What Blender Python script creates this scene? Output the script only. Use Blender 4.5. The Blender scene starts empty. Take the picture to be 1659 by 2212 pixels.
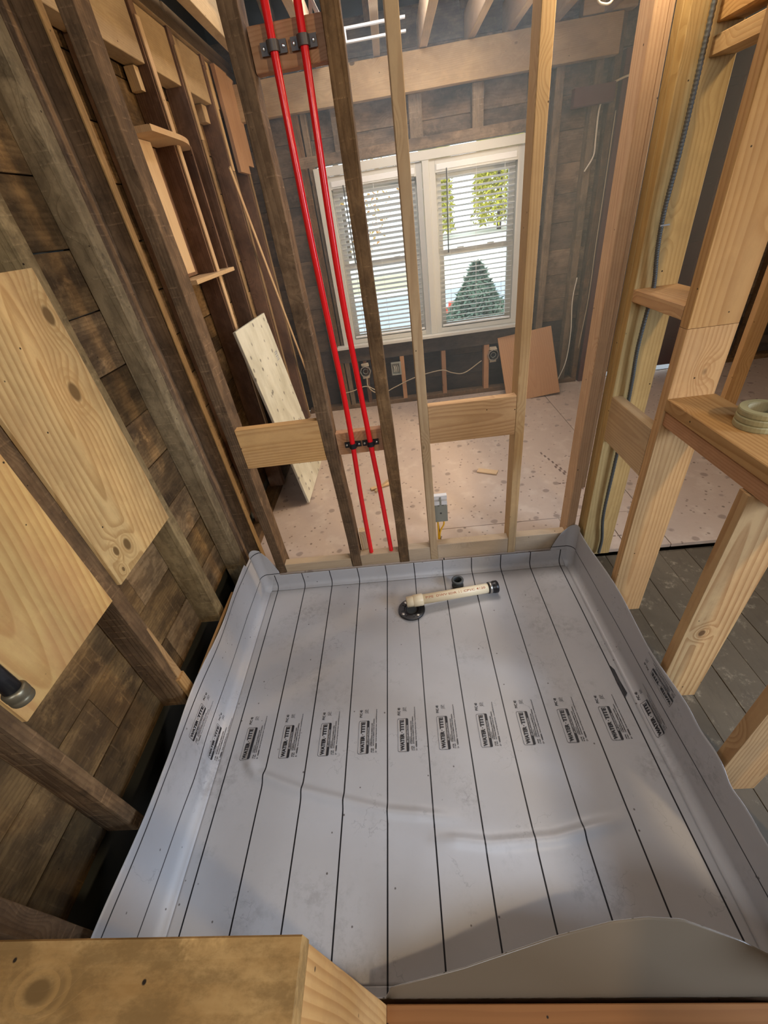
import bpy, math, random
from mathutils import Vector, Matrix, noise as mnoise
random.seed(7)
scene = bpy.context.scene
col = scene.collection
# ------------------------------------------------------------------ camera
yaw, pitch, roll = -0.09996413, 0.62488535, -0.16017827
F = Vector((math.sin(yaw)*math.cos(pitch), math.cos(yaw)*math.cos(pitch), -math.sin(pitch)))
r0 = Vector((math.cos(yaw), -math.sin(yaw), 0)); u0 = r0.cross(F)
Rv = math.cos(roll)*r0 + math.sin(roll)*u0
Uv = -math.sin(roll)*r0 + math.cos(roll)*u0
cd = bpy.data.cameras.new('camera'); cam = bpy.data.objects.new('camera', cd); col.objects.link(cam)
cam.matrix_world = Matrix(((Rv.x, Uv.x, -F.x, 0), (Rv.y, Uv.y, -F.y, 0), (Rv.z, Uv.z, -F.z, 1.607), (0, 0, 0, 1)))
cd.sensor_fit = 'VERTICAL'; cd.sensor_height = 36.0; cd.lens = 888.83/2212*36.0
cd.clip_start = 0.02; cd.clip_end = 200
scene.camera = cam
# ------------------------------------------------------------------ view, world, lights
vs = scene.view_settings
vs.view_transform = 'Standard'; vs.look = 'None'; vs.gamma = 1.0; vs.use_curve_mapping = False
vs.exposure = 0.03
w = bpy.data.worlds.new('sky'); scene.world = w; w.use_nodes = True
bg = w.node_tree.nodes['Background']; bg.inputs['Color'].default_value = (0.80, 0.91, 1.0, 1); bg.inputs['Strength'].default_value = 3.1
cy = scene.cycles
cy.max_bounces = 5; cy.diffuse_bounces = 3; cy.glossy_bounces = 3; cy.transmission_bounces = 4; cy.volume_bounces = 0
cy.transparent_max_bounces = 12; cy.caustics_reflective = False; cy.caustics_refractive = False
cy.sample_clamp_indirect = 4.0
cy.adaptive_threshold = 0.035

def light(name, typ, loc, energy, color, size=0.1, rot=None, sy=None, spread=None, target=None):
    l = bpy.data.lights.new(name, typ); l.energy = energy; l.color = color
    if typ == 'AREA':
        l.shape = 'RECTANGLE'; l.size = size; l.size_y = sy or size
        if spread: l.spread = spread
    elif typ in ('POINT', 'SPOT'):
        l.shadow_soft_size = size
    o = bpy.data.objects.new(name, l); o.location = loc; col.objects.link(o)
    if target is not None:
        o.rotation_euler = (Vector(target) - Vector(loc)).to_track_quat('-Z', 'Y').to_euler()
    return o
light('work_light_behind', 'POINT', (1.35, -0.75, 2.30), 74, (1.0, 0.75, 0.45), 0.06)
light('work_light_corner', 'POINT', (0.68, 1.47, 2.16), 7, (1.0, 0.80, 0.55), 0.03)
light('work_light_room', 'SPOT', (2.9, 3.0, 1.75), 300, (1.0, 0.74, 0.45), 0.10, target=(-.95, 2.55, 1.5)).data.spot_size = 1.1
light('side_fill_light', 'AREA', (3.3, -0.6, 1.7), 27, (0.64, 0.78, 1.0), 1.0, sy=1.0, target=(-.6, .6, .0), spread=1.25)  # added blue fill from the right; no window is built there
light('back_fill_light', 'AREA', (-0.35, -1.6, 2.35), 24, (0.86, 0.91, 1.0), 1.0, sy=0.9, target=(0.0, 0.9, 0.1))  # added bluish fill on the liner; no opening is built behind the camera
light('far_fill_light', 'AREA', (0.35, 2.75, 2.70), 50, (1.0, 0.93, 0.90), 1.2, sy=0.9, target=(0.30, 2.55, 0.1))  # added fill over the far floor; the roof has no skylight
pl = bpy.data.lights.new('window_portal', 'AREA'); pl.shape = 'RECTANGLE'; pl.size = 1.5; pl.size_y = 1.25; pl.cycles.is_portal = True
po = bpy.data.objects.new('window_portal', pl); po.location = (.28, 3.99, 1.28); po.rotation_euler = (-math.pi/2, 0, 0); col.objects.link(po)

# ------------------------------------------------------------------ materials
def new_mat(name):
    m = bpy.data.materials.new(name); m.use_nodes = True
    nt = m.node_tree
    return m, nt, nt.nodes['Principled BSDF']
def plain(name, c, rough=0.5, metal=0.0, spec=0.5, trans=0.0):
    m, nt, b = new_mat(name)
    b.inputs['Base Color'].default_value = (*c, 1); b.inputs['Roughness'].default_value = rough
    b.inputs['Metallic'].default_value = metal; b.inputs['Specular IOR Level'].default_value = spec
    b.inputs['Transmission Weight'].default_value = trans
    return m
class NB:
    def __init__(s, nt): s.nt = nt
    def n(s, t, **kw):
        nd = s.nt.nodes.new(t)
        for k, v in kw.items():
            if k == 'ins':
                for kk, vv in v.items():
                    if isinstance(vv, bpy.types.NodeSocket): s.nt.links.new(vv, nd.inputs[kk])
                    else: nd.inputs[kk].default_value = vv
            else: setattr(nd, k, v)
        return nd
    def math(s, op, a, b=0.0, c=None, clamp=False):
        nd = s.nt.nodes.new('ShaderNodeMath'); nd.operation = op; nd.use_clamp = clamp
        for i, v in enumerate((a, b) if c is None else (a, b, c)):
            if isinstance(v, bpy.types.NodeSocket): s.nt.links.new(v, nd.inputs[i])
            else: nd.inputs[i].default_value = v
        return nd.outputs[0]
    def mix(s, f, a, b, mode='MIX'):
        nd = s.nt.nodes.new('ShaderNodeMix'); nd.data_type = 'RGBA'; nd.blend_type = mode; nd.clamp_factor = True
        for i, v in ((0, f), (6, a), (7, b)):
            if isinstance(v, bpy.types.NodeSocket): s.nt.links.new(v, nd.inputs[i])
            else: nd.inputs[i].default_value = v if i == 0 else (*v, 1)
        return nd.outputs[2]
    def ss(s, v, lo, hi):
        nd = s.nt.nodes.new('ShaderNodeMapRange'); nd.interpolation_type = 'SMOOTHSTEP'
        s.nt.links.new(v, nd.inputs[0]); nd.inputs[1].default_value = lo; nd.inputs[2].default_value = hi
        return nd.outputs[0]
    def noise(s, vec, scale, detail=3.0, rough=0.55, mul=None):
        if mul is not None:
            vec = s.n('ShaderNodeVectorMath', operation='MULTIPLY', ins={0: vec, 1: mul}).outputs[0]
        nd = s.n('ShaderNodeTexNoise', ins={'Vector': vec, 'Scale': scale, 'Detail': detail, 'Roughness': rough})
        return nd.outputs[0]

def wood(name, light_c, dark_c, ring=26.0, contrast=0.5, stain_c=None, stain=0.0, saw=0.0, knots=0.5, rough=0.75, bump=0.25, var=0.14, tilt=0.05, dirt=0.0, pts=None, mott=0.0, ka=1, bend=0.035):
    """long grain runs along the object's local Z"""
    m, nt, b = new_mat(name); N = NB(nt)
    tc = N.n('ShaderNodeTexCoord').outputs['Object']
    rnd = N.n('ShaderNodeObjectInfo').outputs['Random']
    r2 = N.math('FRACT', N.math('MULTIPLY', rnd, 17.31)); r3 = N.math('FRACT', N.math('MULTIPLY', rnd, 91.7))
    off = N.n('ShaderNodeCombineXYZ', ins={0: N.math('MULTIPLY', rnd, 31.0), 1: N.math('MULTIPLY', r2, 17.0), 2: N.math('MULTIPLY', r3, 23.0)}).outputs[0]
    P = N.n('ShaderNodeVectorMath', operation='ADD', ins={0: tc, 1: off}).outputs[0]
    # knots bend the grain and sit as dark eyes
    kv = N.n('ShaderNodeTexVoronoi', ins={'Vector': N.n('ShaderNodeVectorMath', operation='MULTIPLY', ins={0: P, 1: (1, 1, 0.62)}).outputs[0], 'Scale': 6.0})
    kd = kv.outputs['Distance']
    if pts:
        sk = N.n('ShaderNodeSeparateXYZ', ins={0: tc}); kd = None
        for (a_, z_, r_) in pts:
            da = N.math('DIVIDE', N.math('SUBTRACT', sk.outputs[ka], a_), r_); dz = N.math('DIVIDE', N.math('SUBTRACT', sk.outputs[2], z_), r_*1.5)
            q_ = N.math('MULTIPLY', N.math('SQRT', N.math('ADD', N.math('MULTIPLY', da, da), N.math('MULTIPLY', dz, dz))), 0.085)
            kd = q_ if kd is None else N.math('MINIMUM', kd, q_)
    warp = N.noise(P, 2.2, 2, mul=(1, 1, 0.4))
    soff = N.n('ShaderNodeCombineXYZ', ins={0: N.math('MULTIPLY_ADD', r2, 0.12, -0.06), 1: N.math('MULTIPLY_ADD', r3, 0.12, -0.03), 2: 0.0}).outputs[0]
    Q = N.n('ShaderNodeVectorMath', operation='ADD', ins={0: tc, 1: soff}).outputs[0]
    Qm = N.n('ShaderNodeMapping', ins={'Vector': Q, 'Rotation': (tilt, tilt*0.7, 0), 'Scale': (1, 1, 0.35)}).outputs[0]
    sep = N.n('ShaderNodeSeparateXYZ', ins={0: Qm})
    rad = N.math('SQRT', N.math('ADD', N.math('POWER', sep.outputs[0], 2.0), N.math('POWER', sep.outputs[1], 2.0)))
    rad = N.math('ADD', rad, N.math('MULTIPLY', warp, 0.05))
    kn = N.math('MULTIPLY', N.math('SUBTRACT', 1.0, N.ss(kd, 0.02, 0.33)), bend)
    rad = N.math('ADD', rad, kn)
    ph = N.math('FRACT', N.math('MULTIPLY', rad, ring*6.0))
    ringv = N.math('MULTIPLY', N.ss(ph, 0.25, 0.9), N.math('SUBTRACT', 1.0, N.ss(ph, 0.9, 1.0)))
    fine = N.noise(P, 90.0, 3, 0.6, mul=(1, 1, 0.03))
    f = N.math('ADD', N.math('MULTIPLY', ringv, contrast), N.math('MULTIPLY', N.math('SUBTRACT', fine, 0.5), contrast*1.1), clamp=True)
    c = N.mix(f, light_c, dark_c)
    big = N.noise(P, 1.6, 3, mul=(1, 1, 0.5))
    c = N.mix(N.math('MULTIPLY', N.ss(big, 0.35, 0.75), 0.35), c, tuple(x*0.72 for x in dark_c))
    if stain > 0:
        st = N.noise(P, 5.5, 6, 0.65, mul=(1, 1, 0.45))
        c = N.mix(N.math('MULTIPLY', N.ss(st, 0.42, 0.66), stain), c, stain_c)
    if mott > 0:
        mn = N.noise(P, 22.0, 6, 0.7, mul=(1, 1, .5))
        c = N.mix(N.math('MULTIPLY', N.ss(mn, .40, .62), mott), c, tuple(x*0.45 for x in dark_c))
        mn2 = N.noise(P, 11.0, 5, 0.7)
        c = N.mix(N.math('MULTIPLY', N.ss(mn2, .55, .72), mott*.7), c, tuple(min(1, x*1.7) for x in light_c))
    if dirt > 0:
        dn = N.noise(P, 14.0, 5, 0.7)
        c = N.mix(N.math('MULTIPLY', N.ss(dn, 0.52, 0.75), dirt), c, (0.02, 0.014, 0.01))
    h = N.math('MULTIPLY', f, -0.5)
    if saw > 0:
        sz = N.n('ShaderNodeSeparateXYZ', ins={0: P})
        sw = N.math('FRACT', N.math('ADD', N.math('MULTIPLY', sz.outputs[2], 34.0), N.math('MULTIPLY', N.noise(P, 2.5, 2), 0.7)))
        swv = N.math('MULTIPLY', N.math('SUBTRACT', 1.0, N.ss(sw, 0.0, 0.22)), N.ss(N.noise(P, 16.0, 4, .7), 0.48, 0.66))
        c = N.mix(N.math('MULTIPLY', swv, saw), c, tuple(min(1, x*1.9+0.01) for x in light_c))
        h = N.math('ADD', h, N.math('MULTIPLY', swv, 0.8))
    if knots > 0:
        keep = 1.0 if pts else N.math('GREATER_THAN', N.math('FRACT', N.math('MULTIPLY', N.n('ShaderNodeSeparateXYZ', ins={0: kv.outputs['Color']}).outputs[0], 7.7)), 1.0-knots)
        kf = N.math('MULTIPLY', N.math('SUBTRACT', 1.0, N.ss(kd, 0.05, 0.085)), keep)
        c = N.mix(kf, c, tuple(x*(0.42 if pts else 0.28) for x in dark_c))
        kr = N.math('FRACT', N.math('MULTIPLY', kd, 17.0))
        kring = N.math('MULTIPLY', N.math('MULTIPLY', N.ss(kr, .3, .8), N.math('SUBTRACT', 1.0, N.ss(kd, .12, .26))), N.math('GREATER_THAN', kd, .085))
        c = N.mix(N.math('MULTIPLY', N.math('MULTIPLY', kring, keep), .5), c, dark_c)
    c = N.n('ShaderNodeHueSaturation', ins={'Color': c, 'Value': N.math('MULTIPLY_ADD', r2, 2*var, 1.0-var), 'Saturation': N.math('MULTIPLY_ADD', r3, 0.16, 0.92), 'Fac': 1.0}).outputs[0]
    # nail holes
    nv = N.n('ShaderNodeTexVoronoi', ins={'Vector': P, 'Scale': 16.0}).outputs['Distance']
    nh = N.math('SUBTRACT', 1.0, N.ss(nv, 0.028, 0.055))
    c = N.mix(nh, c, (0.02, 0.012, 0.006))
    nt.links.new(c, b.inputs['Base Color'])
    b.inputs['Roughness'].default_value = rough; b.inputs['Specular IOR Level'].default_value = 0.25
    bp = N.n('ShaderNodeBump', ins={'Strength': bump, 'Distance': 0.003, 'Height': h})
    nt.links.new(bp.outputs[0], b.inputs['Normal'])
    return m
M = {}
M['fir'] = wood('fir_lumber', (0.60, 0.37, 0.165), (0.40, 0.205, 0.078), 15, 0.60, knots=0.5, mott=.10, stain_c=(0.44, 0.27, 0.14), stain=.25)
M['lit_straw'] = wood('lit_straw_edge', (0.33, 0.215, 0.10), (0.21, 0.13, 0.055), 14, 0.5, stain_c=(0.20, 0.12, 0.05), stain=.5, knots=0, mott=.3)  # lamp-lit stud edges, the light put into the colour
M['fir_knot'] = wood('figured_fir_lumber', (0.62, 0.39, 0.165), (0.38, 0.185, 0.06), 9, 0.75, knots=0.5, mott=.12, ka=0, bend=.06, tilt=.12, var=.03, pts=[(-.017, -.08, .012), (.03, .33, .004)])
M['fir_pale'] = wood('pale_spruce_lumber', (0.58, 0.41, 0.22), (0.41, 0.25, 0.12), 17, 0.5, knots=0.4, mott=.10, stain_c=(0.36, 0.27, 0.17), stain=0.25)
M['fir_red'] = wood('reddish_fir_lumber', (0.50, 0.29, 0.16), (0.36, 0.18, 0.09), 20, 0.5, knots=0.3, mott=.12)
M['fir_pink'] = wood('pink_tan_lumber', (0.67, 0.46, 0.28), (0.48, 0.28, 0.155), 18, 0.5, knots=0.3, mott=.12)
M['spf_green'] = wood('yellow_green_treated_lumber', (0.58, 0.40, 0.165), (0.41, 0.255, 0.09), 15, 0.5, mott=.12, knots=0.5, stain_c=(0.36, 0.25, 0.11), stain=0.25)
M['grey_side'] = wood('weathered_lumber', (0.50, 0.38, 0.25), (0.38, 0.27, 0.17), 30, 0.35, knots=0.3, stain_c=(0.27, 0.21, 0.15), stain=0.5)
M['old'] = wood('old_rough_sawn_lumber', (0.22, 0.135, 0.068), (0.135, 0.076, 0.036), 18, 0.5, stain_c=(0.060, 0.038, 0.022), stain=0.6, saw=0.35, knots=0.2, rough=0.9, bump=0.9, dirt=0.45, mott=.5)
M['old_grey'] = wood('old_grey_brown_lumber', (0.27, 0.20, 0.13), (0.18, 0.125, 0.078), 18, 0.5, stain_c=(0.085, 0.062, 0.042), stain=0.6, saw=0.3, knots=0.2, rough=0.9, bump=0.8, dirt=0.4, mott=.4)
M['olive'] = wood('old_olive_brown_post', (0.35, 0.255, 0.13), (0.23, 0.16, 0.078), 12, 0.45, stain_c=(0.12, 0.075, 0.032), stain=0.5, saw=0.2, knots=0.2, rough=0.9, bump=0.8, dirt=0.55, mott=.5)
M['reddish'] = wood('old_reddish_lumber', (0.24, 0.14, 0.085), (0.15, 0.080, 0.048), 20, 0.5, stain_c=(0.10, 0.052, 0.03), stain=0.4, knots=0.1, rough=0.9, bump=0.5, mott=.35)
M['board'] = wood('old_wall_boards', (0.25, 0.155, 0.068), (0.15, 0.087, 0.036), 14, 0.5, stain_c=(0.048, 0.029, 0.016), stain=0.8, saw=0.22, knots=0.2, rough=0.92, bump=0.7, var=0.42, dirt=0.5, mott=.6)
M['board_far'] = wood('old_wall_boards_grey', (0.27, 0.195, 0.13), (0.18, 0.125, 0.082), 14, 0.45, stain_c=(0.055, 0.046, 0.040), stain=0.75, knots=0.3, rough=0.92, bump=0.6, var=0.3, dirt=0.5, mott=.5)
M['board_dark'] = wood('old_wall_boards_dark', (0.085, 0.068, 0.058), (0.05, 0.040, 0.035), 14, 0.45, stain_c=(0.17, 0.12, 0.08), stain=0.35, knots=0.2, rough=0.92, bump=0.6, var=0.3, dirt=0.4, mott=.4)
M['ledger'] = wood('tan_old_fir', (0.54, 0.39, 0.215), (0.42, 0.28, 0.14), 20, 0.4, stain_c=(0.26, 0.165, 0.09), stain=0.35, knots=0.2, mott=.15)
M['ply'] = wood('sheathing_plywood', (0.66, 0.44, 0.18), (0.42, 0.235, 0.075), 9.0, 0.75, stain_c=(0.40, 0.215, 0.08), stain=0.35, knots=0.8, tilt=0.42, rough=0.6, bump=0.12, var=0.04, mott=.18, pts=[(.135, .295, .020), (.075, .110, .022), (-.115, -.315, .013), (-.065, -.330, .017), (-.13, -.375, .007)])
M['ply2'] = wood('sheathing_plywood_reddish', (0.64, 0.43, 0.17), (0.43, 0.235, 0.08), 9.0, 0.7, stain_c=(0.46, 0.235, 0.10), stain=0.5, knots=0.8, tilt=0.46, rough=0.6, bump=0.12, var=0.02, mott=.12, pts=[(.15, .30, .004)])
M['halfwall'] = wood('blotchy_top_plate', (0.56, 0.37, 0.165), (0.38, 0.225, 0.085), 11, 0.28, stain_c=(0.24, 0.125, 0.04), stain=0.75, knots=0.8, tilt=0.1, var=0.02, mott=.7, pts=[(0.0, .385, .013), (-.028, .32, .007)])
M['ply_brown'] = wood('brown_plywood', (0.56, 0.32, 0.16), (0.44, 0.22, 0.10), 9, 0.4, knots=0.2, tilt=0.3, rough=0.6, bump=0.1)
M['bright'] = wood('clean_pale_plywood', (0.68, 0.49, 0.28), (0.52, 0.34, 0.17), 24, 0.4, knots=0.0, stain_c=(0.4, 0.2, 0.1), stain=0.3)
M['curb'] = wood('shaded_orange_brown_curb', (0.25, 0.115, 0.045), (0.17, 0.07, 0.027), 10, 0.35, knots=0.2)  # shade at the entry is put into this darkened colour
M['white'] = plain('white_window_paint', (0.60, 0.60, 0.55), 0.45)
M['slat'] = plain('white_blind_slat', (0.78, 0.80, 0.80), 0.4)
M['black'] = plain('black_plastic', (0.012, 0.012, 0.014), 0.35)
M['darkgrey'] = plain('dark_grey_rubber', (0.05, 0.055, 0.055), 0.5)
M['clamp'] = plain('grey_brown_clamp', (0.08, 0.065, 0.055), 0.45)
M['steel'] = plain('galvanised_steel', (0.55, 0.54, 0.50), 0.35, 0.9)
M['collar'] = plain('tarnished_collar', (0.20, 0.17, 0.11), 0.4, 0.7)
M['conduit'] = plain('armoured_cable_steel', (0.13, 0.135, 0.125), 0.5, 0.5)
M['cream'] = plain('cream_cpvc', (0.80, 0.68, 0.46), 0.4)
M['red'] = plain('red_pex', (0.78, 0.012, 0.016), 0.22)
M['ink_red'] = plain('red_print', (0.40, 0.10, 0.04), 0.6)
M['ink_brown'] = plain('faded_brown_print', (0.20, 0.14, 0.11), .7)
M['print'] = plain('black_print', (0.012, 0.012, 0.016), 0.55)
M['print_light'] = plain('knocked_out_print', (0.42, 0.41, 0.41), 0.5)
M['wirewhite'] = plain('white_cable', (0.80, 0.77, 0.68), 0.5)
M['wirebeige'] = plain('beige_cable', (0.48, 0.40, 0.27), 0.6)
M['yellow'] = plain('yellow_wire', (0.80, 0.46, 0.02), 0.4)
M['greybox'] = plain('grey_connector', (0.26, 0.27, 0.235), 0.55)
M['whitebox'] = plain('white_connector', (0.75, 0.77, 0.80), 0.4)
M['tape'] = plain('olive_grey_tape', (0.36, 0.33, 0.18), 0.55)
M['tape_in'] = plain('tape_core', (0.30, 0.26, 0.15), 0.7)
M['door'] = plain('dark_red_brown_door_paint', (0.085, 0.034, 0.027), 0.7, spec=.12)
M['doorframe'] = plain('old_red_paint', (0.10, 0.035, 0.028), 0.7)
M['deck'] = plain('roof_deck', (0.055, 0.060, 0.055), 0.9)
M['soil'] = plain('crawlspace_soil', (0.010, 0.008, 0.006), 1.0)
M['drywall'] = plain('plain_back_wall', (0.42, 0.32, 0.22), 0.9)
M['plaster'] = plain('plaster_keys', (0.55, 0.48, 0.36), 0.9)

# plywood subfloor
def subfloor():
    m, nt, b = new_mat('plywood_subfloor'); N = NB(nt)
    tc = N.n('ShaderNodeTexCoord').outputs['Object']
    n1 = N.noise(tc, 3.0, 5, 0.6); n2 = N.noise(tc, 26.0, 4, 0.7); n3 = N.noise(tc, 9.0, 3, mul=(1, .35, 1))
    c = N.mix(n1, (0.58, 0.46, 0.365), (0.47, 0.37, 0.30))
    c = N.mix(N.math('MULTIPLY', N.ss(n3, .5, .72), .5), c, (0.66, 0.56, 0.46))
    c = N.mix(N.math('MULTIPLY', N.ss(n2, .55, .8), .35), c, (0.36, 0.25, 0.20))
    for sc, lo, hi, cc, k in ((8.5, .12, .20, (0.25, 0.19, 0.155), .7), (21.0, .10, .17, (0.22, 0.16, 0.12), .75), (11.0, .06, .10, (0.15, 0.105, 0.08), .8)):
        v = N.n('ShaderNodeTexVoronoi', ins={'Vector': tc, 'Scale': sc}).outputs['Distance']
        v = N.math('ADD', v, N.math('MULTIPLY', N.math('SUBTRACT', n2, .5), .16))
        c = N.mix(N.math('MULTIPLY', N.math('SUBTRACT', 1.0, N.ss(v, lo, hi)), k), c, cc)
    nt.links.new(c, b.inputs['Base Color']); b.inputs['Roughness'].default_value = 0.6
    b.inputs['Specular IOR Level'].default_value = 0.3
    nt.links.new(N.n('ShaderNodeBump', ins={'Strength': .3, 'Distance': .002, 'Height': n2}).outputs[0], b.inputs['Normal'])
    return m
M['subfloor'] = subfloor()
def planks_mat():
    m, nt, b = new_mat('old_plank_floor'); N = NB(nt)
    tc = N.n('ShaderNodeTexCoord').outputs['Object']; rnd = N.n('ShaderNodeObjectInfo').outputs['Random']
    P = N.n('ShaderNodeVectorMath', operation='ADD', ins={0: tc, 1: N.n('ShaderNodeCombineXYZ', ins={0: N.math('MULTIPLY', rnd, 9.0)}).outputs[0]}).outputs[0]
    n1 = N.noise(P, 4.0, 5, .65); n2 = N.noise(P, 40, 4, .7, mul=(1, 1, .2)); n3 = N.noise(P, 17, 8, .82)
    c = N.mix(n1, (0.165, 0.130, 0.085), (0.085, 0.066, 0.042))
    c = N.mix(N.math('MULTIPLY', N.ss(n3, .54, .66), .6), c, (0.38, 0.32, 0.22))
    c = N.mix(N.math('MULTIPLY', N.ss(n2, .5, .8), .4), c, (0.055, 0.042, 0.03))
    c = N.n('ShaderNodeHueSaturation', ins={'Color': c, 'Value': N.math('MULTIPLY_ADD', rnd, .3, .85)}).outputs[0]
    nt.links.new(c, b.inputs['Base Color']); b.inputs['Roughness'].default_value = 0.62
    return m
M['plank'] = planks_mat()
def white_ply():
    m, nt, b = new_mat('whitewashed_osb'); N = NB(nt)
    tc = N.n('ShaderNodeTexCoord').outputs['Object']
    n1 = N.noise(tc, 9, 5, .6, mul=(1, 1, .5)); v = N.n('ShaderNodeTexVoronoi', ins={'Vector': tc, 'Scale': 15.0}).outputs['Distance']
    c = N.mix(N.ss(n1, .35, .7), (0.72, 0.72, 0.60), (0.56, 0.55, 0.43))
    v = N.math('ADD', v, N.math('MULTIPLY', N.math('SUBTRACT', N.noise(tc, 60, 3), .5), .25))
    c = N.mix(N.math('MULTIPLY', N.math('SUBTRACT', 1.0, N.ss(v, .12, .22)), .85), c, (0.17, 0.16, 0.13))
    nt.links.new(c, b.inputs['Base Color']); b.inputs['Roughness'].default_value = .55
    return m
M['white_ply'] = white_ply()
STR0, STRP = -0.2009, 0.1524
def liner_mat():
    m, nt, b = new_mat('grey_pvc_liner'); N = NB(nt)
    uv = N.n('ShaderNodeUVMap', uv_map='dev').outputs[0]
    sp = N.n('ShaderNodeSeparateXYZ', ins={0: uv})
    wob = N.math('MULTIPLY', N.math('SUBTRACT', N.noise(uv, 1.5, 1), .5), 0.004)
    fr = N.math('FRACT', N.math('ADD', N.math('DIVIDE', N.math('ADD', N.math('ADD', sp.outputs[0], -STR0), wob), STRP), 20.5))
    line = N.math('LESS_THAN', N.math('ABSOLUTE', N.math('SUBTRACT', fr, .5)), 0.0158)
    back = N.n('ShaderNodeNewGeometry').outputs['Backfacing']
    line = N.math('MULTIPLY', line, N.math('SUBTRACT', 1.0, back))
    n1 = N.noise(uv, 5.0, 4, .6); n2 = N.noise(uv, 34.0, 6, .75)
    c = N.mix(n1, (0.40, 0.39, 0.39), (0.475, 0.465, 0.46))
    sm = N.noise(uv, 2.6, 6, .72)
    c = N.mix(N.math('MULTIPLY', N.math('MULTIPLY', N.ss(sm, .50, .68), N.ss(n2, .42, .60)), .5), c, (0.24, 0.225, 0.215))
    v = N.n('ShaderNodeTexVoronoi', ins={'Vector': uv, 'Scale': 24.0})
    dd = N.math('ADD', v.outputs['Distance'], N.math('MULTIPLY', N.math('SUBTRACT', n2, .5), .12))
    keep = N.math('GREATER_THAN', N.n('ShaderNodeSeparateXYZ', ins={0: v.outputs['Color']}).outputs[0], .62)
    c = N.mix(N.math('MULTIPLY', N.math('MULTIPLY', N.math('SUBTRACT', 1.0, N.ss(dd, .045, .09)), keep), .85), c, (0.07, 0.055, 0.045))
    # water marks: thin curling tide lines
    td = N.math('ABSOLUTE', N.math('SUBTRACT', N.noise(uv, 1.9, 6, .62), .5))
    c = N.mix(N.math('MULTIPLY', N.math('SUBTRACT', 1.0, N.ss(td, .0, .0035)), N.math('MULTIPLY', N.ss(n1, .48, .58), .5)), c, (0.26, 0.25, 0.25))
    c = N.mix(line, c, (0.006, 0.006, 0.008))
    nt.links.new(c, b.inputs['Base Color'])
    rg = N.math('MULTIPLY_ADD', N.noise(uv, 3.1, 4, .6), .28, .26)
    nt.links.new(rg, b.inputs['Roughness'])
    b.inputs['Specular IOR Level'].default_value = .45
    nt.links.new(N.n('ShaderNodeBump', ins={'Strength': .25, 'Distance': .004, 'Height': N.noise(uv, 9, 3)}).outputs[0], b.inputs['Normal'])
    return m
M['liner'] = liner_mat()
M['liner_back'] = plain('shade_brown_liner_underside', (0.15, 0.115, 0.078), 0.22)  # same grey sheet; brown wood reflection and shade put into the colour
def glass_mat():
    m, nt, b = new_mat('window_glass')
    nt.nodes.remove(b); N = NB(nt)
    t = N.n('ShaderNodeBsdfTransparent', ins={'Color': (.96, .98, .98, 1)}); g = N.n('ShaderNodeBsdfGlossy', ins={'Roughness': .02})
    fr = N.n('ShaderNodeFresnel', ins={'IOR': 1.35})
    mx = N.n('ShaderNodeMixShader', ins={0: fr.outputs[0], 1: t.outputs[0], 2: g.outputs[0]})
    nt.links.new(mx.outputs[0], nt.nodes['Material Output'].inputs['Surface'])
    return m
M['glass'] = glass_mat()
def foliage(name, a, bb):
    m, nt, b = new_mat(name); N = NB(nt)
    tc = N.n('ShaderNodeTexCoord').outputs['Object']
    nt.links.new(N.mix(N.ss(N.noise(tc, 3.0, 4), .35, .65), a, bb), b.inputs['Base Color'])
    b.inputs['Roughness'].default_value = .9; b.inputs['Specular IOR Level'].default_value = .1
    return m
M['fol_y'] = foliage('yellow_green_needles', (0.62, 0.56, 0.06), (0.36, 0.35, 0.03))
M['fol_g'] = foliage('blue_green_needles', (0.17, 0.25, 0.17), (0.10, 0.15, 0.11))
M['fol_r'] = foliage('autumn_leaves', (0.50, 0.24, 0.09), (0.42, 0.33, 0.07))
M['bark'] = plain('bark', (0.12, 0.085, 0.06), .95)
M['snow'] = plain('pale_frosted_ground', (0.62, 0.60, 0.52), .9)
M['road'] = plain('asphalt', (0.36, 0.40, 0.44), .9)
M['grassy'] = plain('dry_grass', (0.46, 0.45, 0.26), .9)
M['redpaint'] = plain('red_plastic', (0.7, 0.08, 0.03), .5)

# ------------------------------------------------------------------ object helpers
def link(o, parent=None):
    col.objects.link(o)
    if parent is not None: o.parent = parent
    return o
def mesh_obj(name, verts, faces, mats, parent=None, smooth=False, fmats=None, uvs=None, loc=None, rot=None):
    me = bpy.data.meshes.new(name); me.from_pydata([tuple(v) for v in verts], [], faces)
    if not isinstance(mats, (list, tuple)): mats = [mats]
    for m in mats: me.materials.append(m)
    if fmats:
        for p, i in zip(me.polygons, fmats): p.material_index = i
    if smooth:
        for p in me.polygons: p.use_smooth = True
    if uvs is not None:
        l = me.uv_layers.new(name='dev')
        for lp in me.loops: l.data[lp.index].uv = uvs[lp.vertex_index]
    me.update()
    o = bpy.data.objects.new(name, me)
    if loc is not None: o.location = loc
    if rot is not None: o.rotation_euler = rot
    return link(o, parent)
def empty(name, loc=(0, 0, 0), parent=None):
    o = bpy.data.objects.new(name, None); o.location = loc; o.empty_display_size = .05
    return link(o, parent)
def tag(o, label, cat, group=None, kind=None):
    o['label'] = label; o['category'] = cat
    if group: o['group'] = group
    if kind: o['kind'] = kind
    return o
def structure(name, loc=(0, 0, 0)):
    o = empty(name, loc); o['kind'] = 'structure'; return o
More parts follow.
